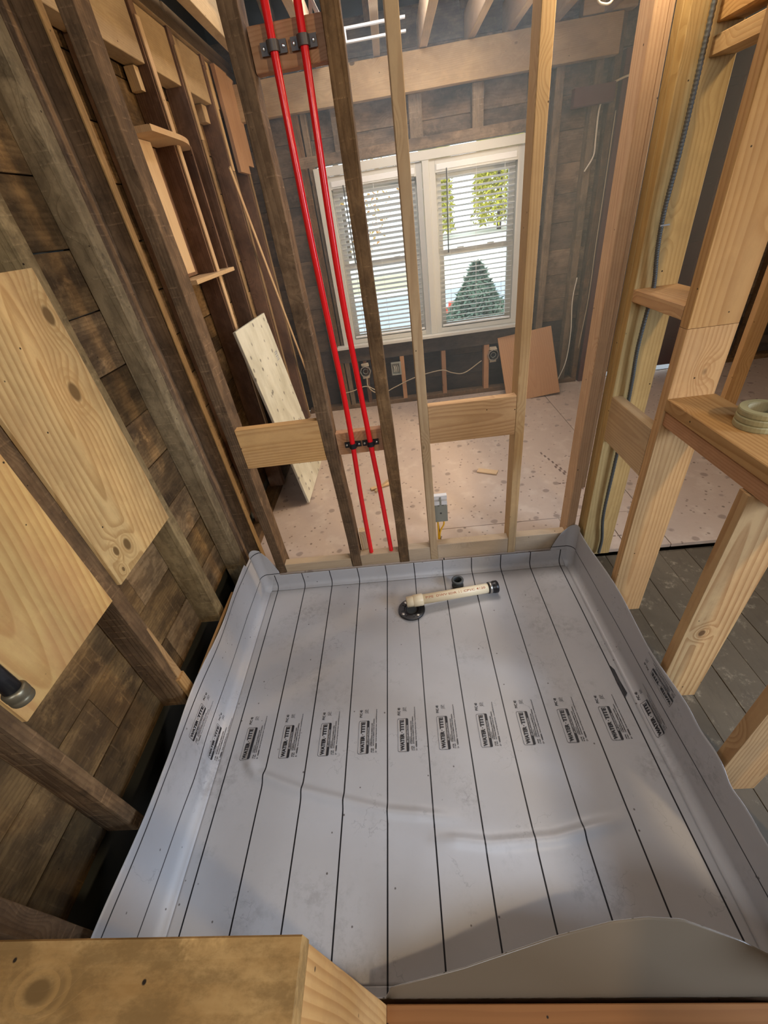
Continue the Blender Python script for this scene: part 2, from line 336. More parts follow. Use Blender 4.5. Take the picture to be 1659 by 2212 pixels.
def prism(w, d, L, ch=0.002, n=1, jit=0.0, seed=0):
    """box with chamfered long edges, long axis local Z, centred"""
    ch = min(ch, w*.3, d*.3); hw, hd = w/2, d/2
    ring = [(hw-ch, -hd), (hw, -hd+ch), (hw, hd-ch), (hw-ch, hd), (-hw+ch, hd), (-hw, hd-ch), (-hw, -hd+ch), (-hw+ch, -hd)]
    rr = random.Random(seed); vs_, fs = [], []
    ph = [rr.uniform(0, 50) for _ in range(4)]
    for i in range(n+1):
        z = -L/2 + L*i/n
        # slow wander of each face plus small splintering
        jx1 = jit*mnoise.noise((z*2.3, ph[0], 0)); jx2 = jit*mnoise.noise((z*2.3, ph[1], 0))
        jy1 = jit*mnoise.noise((z*2.3, ph[2], 0)); jy2 = jit*mnoise.noise((z*2.3, ph[3], 0))
        for (x, y) in ring:
            x += (jx1 if x > 0 else jx2) + rr.uniform(-1, 1)*jit*.18; y += (jy1 if y > 0 else jy2) + rr.uniform(-1, 1)*jit*.18
            vs_.append((x, y, z))
    for i in range(n):
        for k in range(8):
            a = i*8+k; b = i*8+(k+1) % 8
            fs.append((a, b, b+8, a+8))
    fs.append(tuple(range(7, -1, -1))); fs.append(tuple(n*8+k for k in range(8)))
    return vs_, fs
_seed = [0]
def box(name, x0, x1, y0, y1, z0, z1, mat, parent=None, axis=None, ch=0.002, n=None, jit=0.0):
    """axis-aligned member between world limits; grain runs along its longest (or given) axis"""
    _seed[0] += 1
    dx, dy, dz = x1-x0, y1-y0, z1-z0
    if axis is None: axis = 'XYZ'[max(range(3), key=lambda i: (dx, dy, dz)[i])]
    if axis == 'Z': w, d, L, rot = dx, dy, dz, (0, 0, 0)
    elif axis == 'X': w, d, L, rot = dz, dy, dx, (0, math.pi/2, 0)
    else: w, d, L, rot = dx, dz, dy, (-math.pi/2, 0, 0)
    if n is None: n = max(1, int(L/.09)) if jit > 0 else 1
    v, f = prism(w, d, L, ch, n, jit, _seed[0])
    loc = Vector(((x0+x1)/2, (y0+y1)/2, (z0+z1)/2))
    if parent is not None: loc -= parent.location
    return mesh_obj(name, v, f, M[mat] if isinstance(mat, str) else mat, parent, loc=loc, rot=rot)
def bar(name, p0, p1, w, d, mat, parent=None, side=(0, 1, 0), ch=.002, jit=0.0):
    """beam from p0 to p1; local Y (depth d) close to `side`"""
    _seed[0] += 1
    p0, p1 = Vector(p0), Vector(p1); L = (p1-p0).length; z = (p1-p0)/L
    y = Vector(side); y = (y - z*y.dot(z)).normalized(); x = y.cross(z)
    v, f = prism(w, d, L, ch, max(1, int(L/.09)) if jit > 0 else 1, jit, _seed[0])
    o = mesh_obj(name, v, f, M[mat] if isinstance(mat, str) else mat, parent)
    c = (p0+p1)/2
    if parent is not None: c = c - parent.location
    mw = Matrix(((x.x, y.x, z.x, c.x), (x.y, y.y, z.y, c.y), (x.z, y.z, z.z, c.z), (0, 0, 0, 1)))
    o.location = c; o.rotation_euler = mw.to_euler()
    return o
def cat_rom(pts, k=6):
    pts = [Vector(p) for p in pts]; out = []
    P = [pts[0]*2-pts[1]] + pts + [pts[-1]*2-pts[-2]]
    for i in range(1, len(P)-2):
        a, b, c, d = P[i-1:i+3]
        for j in range(k):
            t = j/k
            out.append(.5*((2*b)+(c-a)*t+(2*a-5*b+4*c-d)*t*t+(3*b-a-3*c+d)*t**3))
    out.append(pts[-1]); return out
def tube_data(pts, r, seg=12, cap=True, rfun=None):
    vs_, fs = [], []; pts = [Vector(p) for p in pts]
    t0 = (pts[1]-pts[0]).normalized(); up = Vector((0, 0, 1)) if abs(t0.z) < .9 else Vector((1, 0, 0))
    nrm = (up - t0*up.dot(t0)).normalized()
    for i, p in enumerate(pts):
        t = (pts[min(i+1, len(pts)-1)] - pts[max(i-1, 0)]).normalized()
        nrm = (nrm - t*nrm.dot(t)).normalized(); bn = t.cross(nrm)
        rr = r if rfun is None else rfun(i)
        for k in range(seg):
            a = 2*math.pi*k/seg; vs_.append(p + nrm*math.cos(a)*rr + bn*math.sin(a)*rr)
    for i in range(len(pts)-1):
        for k in range(seg):
            a = i*seg+k; b = i*seg+(k+1) % seg; fs.append((a, b, b+seg, a+seg))
    if cap: fs.append(tuple(range(seg-1, -1, -1))); fs.append(tuple((len(pts)-1)*seg+k for k in range(seg)))
    return vs_, fs
def tube(name, pts, r, mat, parent=None, seg=12, k=6, rfun=None, cap=True, smooth=True):
    p = cat_rom(pts, k) if k else pts
    v, f = tube_data(p, r, seg, cap, rfun)
    loc = Vector(v[0]); base = Vector(p[0])
    v = [x-base for x in v]
    if parent is not None: base = base - parent.location
    return mesh_obj(name, v, f, M[mat], parent, smooth=smooth, loc=base)
def lathe_data(prof, seg=28, closed=False):
    vs_, fs = [], []
    for (r, z) in prof:
        for k in range(seg):
            a = 2*math.pi*k/seg; vs_.append(Vector((r*math.cos(a), r*math.sin(a), z)))
    n = len(prof)
    for i in range(n if closed else n-1):
        j = (i+1) % n
        for k in range(seg):
            fs.append((i*seg+k, i*seg+(k+1) % seg, j*seg+(k+1) % seg, j*seg+k))
    if not closed:
        fs.append(tuple(range(seg-1, -1, -1))); fs.append(tuple((n-1)*seg+k for k in range(seg)))
    return vs_, fs
def add_to(data, v, f, mat=0, mtx=None):
    V, Fs, Ms = data; o = len(V)
    V += [(mtx @ Vector(x)) if mtx else Vector(x) for x in v]
    Fs += [tuple(i+o for i in q) for q in f]; Ms += [mat]*len(f)
def cube_data(x0, x1, y0, y1, z0, z1):
    v = [(x0, y0, z0), (x1, y0, z0), (x1, y1, z0), (x0, y1, z0), (x0, y0, z1), (x1, y0, z1), (x1, y1, z1), (x0, y1, z1)]
    return v, [(0, 3, 2, 1), (4, 5, 6, 7), (0, 1, 5, 4), (1, 2, 6, 5), (2, 3, 7, 6), (3, 0, 4, 7)]

# ------------------------------------------------------------------ large structure
FZ = 0.09      # finished level of the subfloor
floor = structure('floor')
# shower base under the liner, far plywood sheets, old planks
box('plywood_base', -0.88, 0.785, 0.10, 1.615, -0.03, -0.006, 'ply_brown', floor)
for (x0, x1, y0, y1) in ((-1.02, 0.112, 1.62, 3.955), (0.117, 1.24, 1.868, 3.955), (0.117, .786, 1.62, 1.864), (.788, 1.03, 1.575, 1.864),
                         (1.034, 1.24, 1.575, 1.864), (1.244, 2.42, 1.575, 3.955), (2.424, 3.6, 1.575, 3.955)):
    box('plywood_sheet', x0, x1, y0, y1, FZ-.019, FZ, 'subfloor', floor, ch=.001)
for k in range(7):
    a_ = (.905+.012*k, 2.62-.045*k)
    for (dx_, dy_) in ((0, 0), (.035, -.20)):
        box('stamp_mark', a_[0]+dx_, a_[0]+dx_+.012, a_[1]+dy_-.03, a_[1]+dy_, FZ, FZ+.0004, 'ink_brown', floor, ch=.0001)
for k in range(9): box('stamp_mark', .90+.022*k, .915+.022*k, 2.20, 2.212, FZ, FZ+.0004, 'ink_brown', floor, ch=.0001)
for k in range(9): box('stamp_mark', .905+.03*k, .926+.03*k, 1.668, 1.676, FZ, FZ+.0004, 'ink_brown', floor, ch=.0001)
for k in range(8): box('stamp_mark', .96+.004*k, .972+.004*k, 1.68+.016*k, 1.692+.016*k, FZ, FZ+.0004, 'ink_brown', floor, ch=.0001)
x = 0.80
while x < 3.55:
    wd = 0.128
    box('floor_plank', x+.0008, x+wd-.0008, -2.9, 1.569, .032, .055+random.uniform(-.001, .001), 'plank', floor, axis='Y', ch=.0012)
    x += wd
x = -1.0
while x < 0.79:
    box('floor_plank', x+.0008, x+.1222, -2.9, -0.11, FZ-.02, FZ-.002, 'plank', floor, axis='Y', ch=.0012); x += .123
box('crawlspace_ground', -3.0, 3.7, -3.0, 4.2, -.72, -.70, 'soil', floor)

# left wall: old horizontal boards on the outside of old studs
WL = structure('wall_left')
zj = [0.205, 0.373, 0.551, 0.730, 0.915, 1.094, 1.273, 1.458, 1.640, 1.827, 2.01, 2.19, 2.37, 2.56]
for i in range(len(zj)-1):
    ends = [-3.0, random.uniform(-1.6, -.6), random.uniform(.62, .68) if i % 2 else random.uniform(1.0, 1.04), random.uniform(2.2, 3.2), 3.98]
    for a, b_ in zip(ends[:-1], ends[1:]):
        box('wall_board', -1.052, -1.03+random.uniform(-.004, .0), a+.001, b_-.001, zj[i]+.002, zj[i+1]-.002, 'board', WL, jit=.0015, n=6)
box('outer_felt', -1.078, -1.060, -3.0, 4.0, .19, 2.6, 'deck', WL, axis='Y')
box('light_block_skirt', -1.078, -1.060, -3.0, 4.0, -.72, .18, 'deck', WL, axis='Y')  # unseen, added to keep sky light out from under the floor
box('sole_beam', -1.052, -.96, 1.70, 3.87, .09, .13, 'old', WL)
OLD_STUDS = [(-.62, -.57, 'old'), (-.21, -.16, 'old'), (.165, .212, 'old'), (.432, .466, 'old'), (.823, .877, 'old'), (1.214, 1.264, 'olive')]
for (a, b_, mt) in OLD_STUDS:
    box('stud', -1.03, -.93, a, b_, .212 if a > .1 else -.2, 2.5, mt, WL, jit=.004)
v_, f_ = cube_data(-.930, -.921, .838, .874, .235, .60); v_[4] = (-.930, .866, .60); v_[5] = (-.929, .866, .60); v_[7] = (-.930, .874, .60); v_[6] = (-.929, .874, .60)
mesh_obj('splice', v_, f_, M['fir'], WL)
box('splice', -.931, -.915, .836, .876, .235, .345, 'fir', WL, axis='Z')
# corner post, doubled, where the partition meets the wall
box('corner_post', -1.03, -.947, 1.568, 1.630, .0, 2.5, 'olive', WL, jit=.003)
box('corner_post', -1.03, -.947, 1.634, 1.700, .0, 2.5, 'old', WL, jit=.003)
box('stud', -1.02, -.891, 1.702, 1.745, .09, 2.5, 'old', WL, jit=.003)
FAR_ST = [2.10, 2.52, 2.90, 3.33, 3.70]
for yy, za, zb, mt in ((2.52, .40, 2.37, 'bright'), (2.90, 2.03, 2.37, 'fir_pale'), (2.90, .13, 2.028, 'lit_straw'), (3.33, 1.93, 2.37, 'fir_pale'), (3.33, .13, 1.928, 'lit_straw'), (3.70, .13, 2.37, 'lit_straw')):
    box('furring_lit_edge_strip', -.9295, -.920, yy-.018, yy+.020, za, zb, mt, WL, axis='Z', jit=.001)  # pale ones are battens; straw ones stand in for lamp-lit stud faces
box('furring_lit_edge_strip', -.8905, -.884, 1.704, 1.743, .11, 2.45, 'lit_straw', WL, axis='Z', jit=.002)  # added strip, paints the lit edge of this stud
for yy in FAR_ST:
    box('stud', -1.03, -.93, yy-.028, yy+.022, .13, 2.43, 'reddish', WL, jit=.003)
for i, (a, b_) in enumerate(zip([1.75]+[q+.022 for q in FAR_ST], [q-.028 for q in FAR_ST]+[3.86])):
    box('blocking', -1.02, -.942, a+.001, b_-.001, 2.23, 2.425, 'ledger', WL, jit=.001, n=3)
box('top_plate', -1.03, -.925, -3.0, 3.96, 2.43, 2.475, 'ledger', WL)
box('top_plate', -1.03, -.945, -3.0, 2.92, 2.477, 2.55, 'ledger', WL)
box('top_plate', -1.03, -.935, 2.925, 3.96, 2.477, 2.52, 'ledger', WL)
box('nailed_board', -.93, -.905, 3.44, 3.665, 1.93, 2.42, 'ply_brown', WL, axis='Z')
box('nailed_board', -.93, -.915, 3.69, 3.85, 1.98, 2.42, 'ply_brown', WL, axis='Z')
box('blocking', -1.02, -.975, 2.45, 2.49, 2.15, 2.225, 'ledger', WL, axis='Z')
box('blocking', -1.02, -.975, 3.22, 3.295, 2.15, 2.225, 'ledger', WL, axis='Z')

# far wall with window openings and door opening
WF = structure('wall_far')
for i in range(14):
    z0 = .09+i*.181; z1 = z0+.179
    segs = [(-1.05, -.48), (-.48, 1.03), (1.03, 1.60), (2.62, 3.6)]
    for (a, b_) in segs:
        if a == -.48 and z1 > .67 and z0 < 1.93: 
            if z0 < .66: zz1 = .66
            elif z1 > 1.95 and z0 < 1.95: z0 = 1.93; zz1 = z1
            else: continue
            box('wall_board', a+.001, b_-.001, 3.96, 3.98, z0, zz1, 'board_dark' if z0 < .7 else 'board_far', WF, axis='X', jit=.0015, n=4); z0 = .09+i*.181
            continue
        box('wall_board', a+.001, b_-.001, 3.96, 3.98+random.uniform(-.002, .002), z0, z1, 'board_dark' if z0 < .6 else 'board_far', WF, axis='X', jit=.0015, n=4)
    if z0 > 2.05: box('wall_board', 1.601, 2.619, 3.96, 3.98, z0, z1, 'board_far', WF, axis='X')
for q in ((-1.05, -.51, .1, 2.62), (1.05, 1.61, .1, 2.62), (2.65, 3.64, .1, 2.62), (-.509, 1.049, .1, .66), (-.509, 1.049, 1.93, 2.62), (1.611, 2.649, 2.2, 2.62)):
    box('outer_felt', q[0], q[1], 3.985, 4.0, q[2], q[3], 'deck', WF, axis='X')
box('light_block_skirt', -1.06, 3.64, 3.985, 4.0, -.72, .07, 'deck', WF, axis='X')  # unseen, added below the far wall to block stray sky light
box('bottom_plate', -.95, 1.60, 3.87, 3.95, .09, .13, 'old', WF, jit=.002)
box('bottom_plate', 2.64, 3.6, 3.87, 3.95, .09, .13, 'old', WF, jit=.002)
for (a, b_, z0, z1, mt) in ((-.88, -.80, .13, 2.21, 'board_far'), (-.62, -.54, .13, 2.21, 'old'), (-.53, -.49, .13, 2.21, 'old_grey'),
        (1.045, 1.09, .13, 2.21, 'old_grey'), (1.10, 1.145, .13, 2.21, 'old'), (1.19, 1.245, .13, 2.21, 'old_grey'),
        (1.44, 1.49, .13, 2.45, 'old_grey'), (1.555, 1.60, .13, 2.45, 'old'), (2.66, 2.74, .13, 2.45, 'old_grey'), (3.02, 3.07, .13, 2.45, 'old')):
    box('stud', a, b_, 3.87, 3.955, z0, z1, mt, WF, jit=.002)
for a, wd_, mt in ((-.455, .05, 'reddish'), (-.36, .03, 'reddish'), (-.02, .038, 'fir_red'), (.36, .038, 'fir_red'), (.745, .045, 'fir_red')):
    box('cripple_stud', a, a+wd_, 3.872, 3.955, .13, .53, mt, WF, jit=.001)
for a, wd_ in ((-.32, .055), (.215, .09), (.645, .075)):
    box('cripple_stud', a, a+wd_, 3.872, 3.955, 1.99, 2.21, 'old_grey', WF, jit=.002)
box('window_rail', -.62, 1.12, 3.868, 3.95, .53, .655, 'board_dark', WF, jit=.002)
box('window_head_rail', -.62, 1.12, 3.868, 3.95, 1.925, 1.99, 'board_far', WF, jit=.002)
box('header_beam', -.98, 1.545, 3.80, 3.868, 2.212, 2.395, 'ledger', WF, axis='X', jit=.002)
box('header_beam', 1.30, 1.62, 3.80, 3.87, 2.40, 2.47, 'ledger', WF, axis='X')
box('blocking', 1.30, 1.56, 3.81, 3.865, 1.995, 2.09, 'doorframe', WF, axis='X')
# partition between shower and far room: four old / new studs, blocks, plates
WP = structure('wall_middle')
for (a, b_, d0, d1, z0, mt, j) in ((-.79, -.742, 1.62, 1.715, .09, 'old', .005), (-.378, -.326, 1.62, 1.715, .09, 'old', .006), (-.119, -.069, 1.62, 1.715, .09, 'old', .005),
        (.046, .084, 1.62, 1.708, .09, 'fir_pale', 0.0), (.446, .484, 1.62, 1.708, .09, 'fir_pale', 0.0), (.732, .771, 1.62, 1.708, .09, 'fir_pink', 0.0)):
    o = box('stud', a, b_, d0, d1, z0, 2.62, mt, WP, jit=j)
PL = [(-.742, -.378, .147), (-.326, -.119, .163), (-.069, .046, .175), (.084, .446, .186), (.484, .732, .190)]
for (a, b_, zt) in PL:
    box('bottom_plate', a+.001, b_-.001, 1.622, 1.668, .091, zt, 'grey_side', WP)
box('blocking', -.741, -.379, 1.618, 1.656, .750, .939, 'fir', WP)
box('blocking', -.325, -.120, 1.662, 1.700, .745, .850, 'fir_red', WP)
box('blocking', .085, .445, 1.622, 1.660, .770, .941, 'fir', WP)
box('blocking', -.325, -.120, 1.662, 1.700, 1.962, 2.053, 'fir_red', WP)
box('end_post', -.318, -.283, 1.685, 1.72, .09, .272, 'fir_pale', WP)
# right wall: 2x6 framing with an opening above a doubled sill
box('shim', .7715, .789, 1.628, 1.70, .45, 2.62, 'fir_pink', WP)
WR = structure('wall_right')
box('stud', .79, .93, 1.590, 1.628, .092, 2.62, 'spf_green', WR)
box('stud', .79, .93, 1.550, 1.588, .092, 2.62, 'spf_green', WR)
box('stud', .79, .927, 1.221, 1.259, .057, 1.236, 'fir', WR)
box('stud', .79, .927, 1.221, 1.259, 1.2375, 2.62, 'fir', WR)
box('stud', .79, .93, .820, .856, .057, .948, 'fir_knot', WR, jit=0)
box('stud', .79, .93, .520, .558, .057, .948, 'fir', WR)
box('stud', .79, .93, .300, .338, .057, .948, 'fir_red', WR)
box('stud', .79, .93, -.10, -.06, .057, .948, 'fir', WR)
box('sill', .79, .93, -.45, 1.2195, .999, 1.037, 'fir', WR)
box('sill', .796, .93, -.45, 1.2195, .950, .995, 'fir_red', WR)
box('blocking', .79, .93, 1.260, 1.549, 1.253, 1.291, 'fir', WR, axis='Y')
box('blocking', .790, .828, 1.260, 1.549, .738, .920, 'fir_pale', WR)
box('blocking', .86, .93, 1.260, 1.549, 1.815, 1.853, 'fir_pale', WR, axis='Y')
box('blocking', .86, .93, 1.260, 1.549, 1.875, 2.02, 'fir', WR, axis='Y')
# near low wall at the shower entry and curb
WN = structure('wall_front')
box('top_plate', -1.6, -.193, .012, .101, .872, .910, 'halfwall', WN)
box('stud', -.231, -.193, .014, .099, .0, .871, 'fir', WN)
box('stud', -.64, -.602, .014, .099, .0, .871, 'fir', WN)
box('stud', -1.0, -.962, .014, .099, .0, .871, 'fir', WN)
box('curb_board', -.192, .788, .012, .099, .05, .088, 'curb', WN)
box('curb_board', -.192, .788, .012, .099, .01, .049, 'curb', WN)
# outer walls of the house beyond the frame and a roof deck above the joists
WB = structure('wall_back')
box('wall_board', -1.05, 3.6, -3.03, -3.0, -.7, 2.6, 'drywall', WB, axis='X')
WE = structure('wall_east')
box('wall_board', 3.6, 3.63, -3.0, 4.0, -.7, 2.6, 'board_far', WE, axis='Y')
for yy in (3.45, 3.05, 2.65, 2.25):
    box('stud', 3.51, 3.6, yy, yy+.04, .09, 2.5, 'old_grey', WE)
CE = structure('ceiling')
box('fascia_board', -1.1, 3.66, 3.97, 4.02, 2.62, 2.95, 'deck', CE, axis='X')
for xx, wd_, mt in ((-.735, .05, 'ledger'), (-.34, .045, 'grey_side'), (.035, .042, 'grey_side'), (.33, .05, 'grey_side'), (.63, .045, 'grey_side'), (.87, .045, 'grey_side'), (1.14, .05, 'ledger'), (1.45, .05, 'grey_side'), (1.9, .05, 'grey_side'), (2.4, .05, 'grey_side'), (2.9, .05, 'grey_side')):
    box('ceiling_joist', xx-wd_/2, xx+wd_/2, 1.73, 3.95, 2.40, 2.55, mt, CE, axis='Y')
for xx in (-.6, 0.0, .6, 1.2, 1.8, 2.4, 3.0):
    bar('rafter', (xx, 3.95, 2.62), (xx, .4, 4.1), .045, .14, 'old_grey', CE, side=(0, 0, 1))
for i in range(26):
    y1_ = 4.05-i*.165; z1_ = 2.66+i*.0689
    bar('roof_board', (-1.3, y1_-.08, z1_+.125), (3.7, y1_-.08, z1_+.125), .17, .02, 'deck', CE, side=(0, .385, .923))
bar('roof_felt', (1.2, 4.3, 2.73), (1.2, -.5, 4.74), .02, 5.1, 'deck', CE, side=(1, 0, 0))
box('roof_board', -1.3, 3.75, -3.05, 0.1, 4.50, 4.54, 'deck', CE, axis='X')
box('gable_board', -1.10, -1.05, -3.0, 4.0, 2.56, 4.8, 'deck', WL, axis='Y')
box('gable_board', 3.60, 3.64, -3.0, 4.0, 2.6, 4.8, 'deck', WE, axis='Y')
box('gable_board', -1.1, 3.64, -3.05, -3.0, 2.6, 4.6, 'deck', WB, axis='X')

# ------------------------------------------------------------------ windows
def window(n, gx0, gx1):
    W = structure('window_%d' % n)
    x0, x1 = gx0-.045, gx1+.045
    for a, b_, z0, z1 in ((x0, gx0, .69, 1.86), (gx1, x1, .69, 1.86), (gx0, gx1, 1.78, 1.86), (gx0, gx1, .69, .725)):
        box('window_frame', a, b_, 3.86, 3.965, z0, z1, 'white', W)
    for (z0, z1, yy) in ((1.262, 1.78, 3.925), (.725, 1.29, 3.897)):     # upper and lower sash
        for a, b_, c, d in ((gx0, gx0+.045, z0, z1), (gx1-.045, gx1, z0, z1), (gx0+.045, gx1-.045, z1-.032, z1), (gx0+.045, gx1-.045, z0, z0+.032)):
            box('sash', a, b_, yy, yy+.026, c, d, 'white', W)
        box('pane', gx0+.045, gx1-.045, yy+.011, yy+.014, z0+.03, z1-.03, 'glass', W, ch=.0001)
    for q in (.3, .7):
        xx = gx0+(gx1-gx0)*q
        o = box('sash_lock', xx-.025, xx+.025, 3.885, 3.91, 1.291, 1.306, 'steel', W)
    return W
window(1, -.395, .235); window(2, .375, .965)
TR = structure('trim_1')
for a, b_, z0, z1 in ((-.50, -.441, .665, 1.915), (.281, .329, .69, 1.86), (1.011, 1.04, .665, 1.915), (-.441, 1.011, 1.861, 1.915)):
    box('casing', a, b_, 3.845, 3.87, z0, z1, 'white', TR)
box('window_stool', -.56, 1.07, 3.80, 3.87, .663, .688, 'white', TR, axis='X')
# blinds
def blind(x0, x1, tilt, zbot, label, group, hw=.0155):
    B = empty('window_blind', ((x0+x1)/2, 3.868, .70)); tag(B, label, 'blind', group)
    box('head_rail', x0, x1, 3.856, 3.884, 1.795, 1.83, 'slat', B, axis='X')
    v, f = [], []
    prof = [(-hw, -.0015), (-hw*.4, .001), (hw*.4, .001), (hw, -.0015)]
    ct, st = math.cos(tilt), math.sin(tilt); L = x1-x0-.006
    for e in (-L/2, L/2):
        for th in (0, -.0012):
            for (y, z) in prof:
                v.append((e, y*ct - (z+th)*st, y*st+(z+th)*ct))
    for base in (0,):
        for k in range(3): f.append((k, k+1, 9+k, 8+k)); f.append((4+k, 12+k, 13+k, 5+k))
        f += [(0, 8, 12, 4), (3, 7, 15, 11), (0, 4, 5, 1), (1, 5, 6, 2), (2, 6, 7, 3), (8, 9, 13, 12), (9, 10, 14, 13), (10, 11, 15, 14)]
    first = None; z = 1.78; k = 0
    while z > zbot+.03:
        if first is None:
            first = mesh_obj('slat', v, f, M['slat'], B, loc=(0, 0, z-.70)); 
        else:
            c = first.copy(); c.location = (0, 0, z-.70); c.parent = B; col.objects.link(c)
        z -= .0345
    box('bottom_rail', x0, x1, 3.855, 3.881, zbot, zbot+.014, 'slat', B, axis='X')
    for q in (.14, .5, .86):
        xx = x0+(x1-x0)*q
        for yy in (3.8535, 3.8835): tube('ladder_cord', [(xx, yy, 1.80), (xx, yy, zbot+.01)], .0009, 'slat', B, seg=5, k=0)
    return B
b1 = blind(-.385, .225, math.radians(-30), .735, 'white slatted blind hanging in the left window behind the red pipes', 'window blinds', .019)
tube('tilt_wand', [(-.30, 3.845, 1.80), (-.29, 3.84, 1.30)], .004, 'darkgrey', b1, seg=6, k=0)
b2 = blind(.385, .955, math.radians(-17), .735, 'white slatted blind in the right window, a dark green fir seen through it', 'window blinds', .019)
tube('tilt_wand', [(.455, 3.845, 1.80), (.45, 3.84, 1.28)], .004, 'darkgrey', b2, seg=6, k=0)

# door at the far right
D = structure('door_1')
DX0, DX1 = 1.70, 2.56
box('door_frame', 1.62, 1.695, 3.86, 3.97, .09, 2.16, 'doorframe', D); box('door_frame', 2.565, 2.64, 3.86, 3.97, .09, 2.16, 'doorframe', D)
box('door_frame', 1.62, 2.64, 3.86, 3.97, 2.161, 2.24, 'doorframe', D, axis='X')
for a, b_, z0, z1 in ((DX0, DX0+.12, .135, 2.155), (DX1-.12, DX1, .135, 2.155), (DX0+.12, DX1-.12, 2.02, 2.155), (DX0+.12, DX1-.12, .135, .36),
                      (DX0+.12, DX1-.12, .98, 1.10), (DX0+.12, DX1-.12, 1.50, 1.60)):
    box('door_rail', a, b_, 3.90, 3.94, z0, z1, 'door', D)
for z0, z1 in ((.36, .98), (1.10, 1.50), (1.60, 2.02)):
    box('door_panel', DX0+.12, DX1-.12, 3.912, 3.93, z0, z1, 'door', D, ch=.001)
    box('door_panel', DX0+.16, DX1-.16, 3.905, 3.912, z0+.04, z1-.04, 'door', D, ch=.003)
box('threshold', 1.695, 2.565, 3.90, 4.02, .07, .094, 'black', D)

# ------------------------------------------------------------------ shower pan liner
XL, XR, YB = -.88, .772, 1.606
RF = .03
def wrink(x, y):
    z = 0.0
    for pts, amp in (([(-.75, .715), (-.69, .655), (-.51, .592), (-.199, .516), (.045, .488)], .015), ([(-.05, .44), (.12, .42), (.318, .429), (.56, .475)], .014)):
        best = 9
        for i in range(len(pts)-1):
            ax, ay = pts[i]; bx, by = pts[i+1]
            t = max(0, min(1, ((x-ax)*(bx-ax)+(y-ay)*(by-ay))/((bx-ax)**2+(by-ay)**2)))
            d = math.hypot(x-ax-t*(bx-ax), y-ay-t*(by-ay)); g = (i+t)/(len(pts)-1)
            w_ = amp*math.exp(-(d/.017)**2)*min(1, g*6+.25, (1-g)*6+.1)
            best = w_ if best == 9 else max(best, w_)
        z += best
    z += .0022*mnoise.noise((x*3.1, y*3.1, 0))*(1 if y < .6 or y > 1.0 else .3)
    return z
def fold(h):
    """developed length past the start of the crease -> (outward, up)"""
    a = RF*math.pi/2
    if h <= 0: return (h, 0.0)
    if h < a: t = h/RF; return (RF*math.sin(t), RF*(1-math.cos(t)))
    return (RF + (h-a)*.02, RF + (h-a))
def liner_pt(u, v, off=0.0):
    if u > XR-RF:
        o, z = fold(u-(XR-RF)); x = XR-RF+o
        n = Vector((-1, 0, 0)) if z > RF*.8 else Vector((-.7, 0, .7))
        x += .006*mnoise.noise((v*4, z*6, 3.0))*(z/.2)
    elif u < XL+RF:
        o, z = fold((XL+RF)-u); x = XL+RF-o
        n = Vector((1, 0, 0)) if z > RF*.8 else Vector((.7, 0, .7))
        x += .008*mnoise.noise((v*3.4, z*5, 9.0))*(z/.2)
        x += .010*math.exp(-((v-.62)/.10)**2)*math.exp(-((z-.07)/.05)**2)
    else:
        x, z, n = u, wrink(u, v), Vector((0, 0, 1))
    return Vector((x, v, z)) + n*off
def top_left(v): return .285 + .006*math.sin(v*9) + (-.02 if v > 1.5 else 0)
def top_right(v): return .245 + .010*math.sin(v*11+1) - .014*math.exp(-((v-.62)/.05)**2) - .016*math.exp(-((v-.47)/.035)**2)
def grid(V, Fc, UV, nu, nv, fn, flip=False):
    o = len(V)
    for i in range(nu+1):
        for j in range(nv+1):
            p, q = fn(i/nu, j/nv); V.append(p); UV.append(q)
    for i in range(nu):
        for j in range(nv):
            a = o+i*(nv+1)+j; b = a+nv+1
            Fc.append((a, a+1, b+1, b) if flip else (a, b, b+1, a+1))
V, Fc, UV = [], [], []
fx0, fx1 = XL+RF, XR-RF
Y0 = .135
grid(V, Fc, UV, 220, 190, lambda a, b: (lambda u, v: (liner_pt(u, v), (u, v)))(fx0+(fx1-fx0)*a, Y0+(YB-.025-Y0)*b))
# back riser up to the plate
def back(a, b):
    u = fx0-.02+(fx1-fx0+.04)*a; h = b*(.0393+.068); r = .025
    if h < r*math.pi/2: y = YB-r+r*math.sin(h/r); z = r*(1-math.cos(h/r))
    else: y = YB; z = r+h-r*math.pi/2
    return Vector((u, y, min(z, .0905)+(wrink(u, YB-.025) if b == 0 else 0))), (u, YB-.025+h)
grid(V, Fc, UV, 120, 12, back)
# front: riser against the curb, then the free flap leaning back over the pan
HX = [(-.30, .012), (-.19, .016), (-.003, .044), (.11, .066), (.222, .088), (.36, .109), (.44, .114), (.52, .110), (.645, .076), (.686, .060), (.79, .035)]
def flap_h(x):
    for (a, ha), (b, hb) in zip(HX[:-1], HX[1:]):
        if a <= x <= b:
            t = (x-a)/(b-a); t = t*t*(3-2*t) if False else t; return ha+(hb-ha)*t
    return HX[0][1] if x < HX[0][0] else HX[-1][1]
def front(a, b):
    u = fx0-.02+(XR+.005-fx0+.02)*a
    if u < -.19: H = .0
    else: H = flap_h(u)
    L1 = .02; L2 = .075; L3 = H*1.42+.002; h = b*(L1+L2+L3)
    if h < L1: y = Y0-h; z = 0.0
    elif h < L1+L2: y = Y0-L1-.006*(h-L1)/L2*1.0; z = h-L1
    else:
        q = (h-L1-L2)
        k = q/1.42
        y = Y0-L1-.006+k*(1 - .25*math.exp(-k/.02)); z = L2+k+.004*math.sin(k*30)
    return Vector((u, y, z)), (u, Y0-h)
grid(V, Fc, UV, 110, 34, front, flip=True)
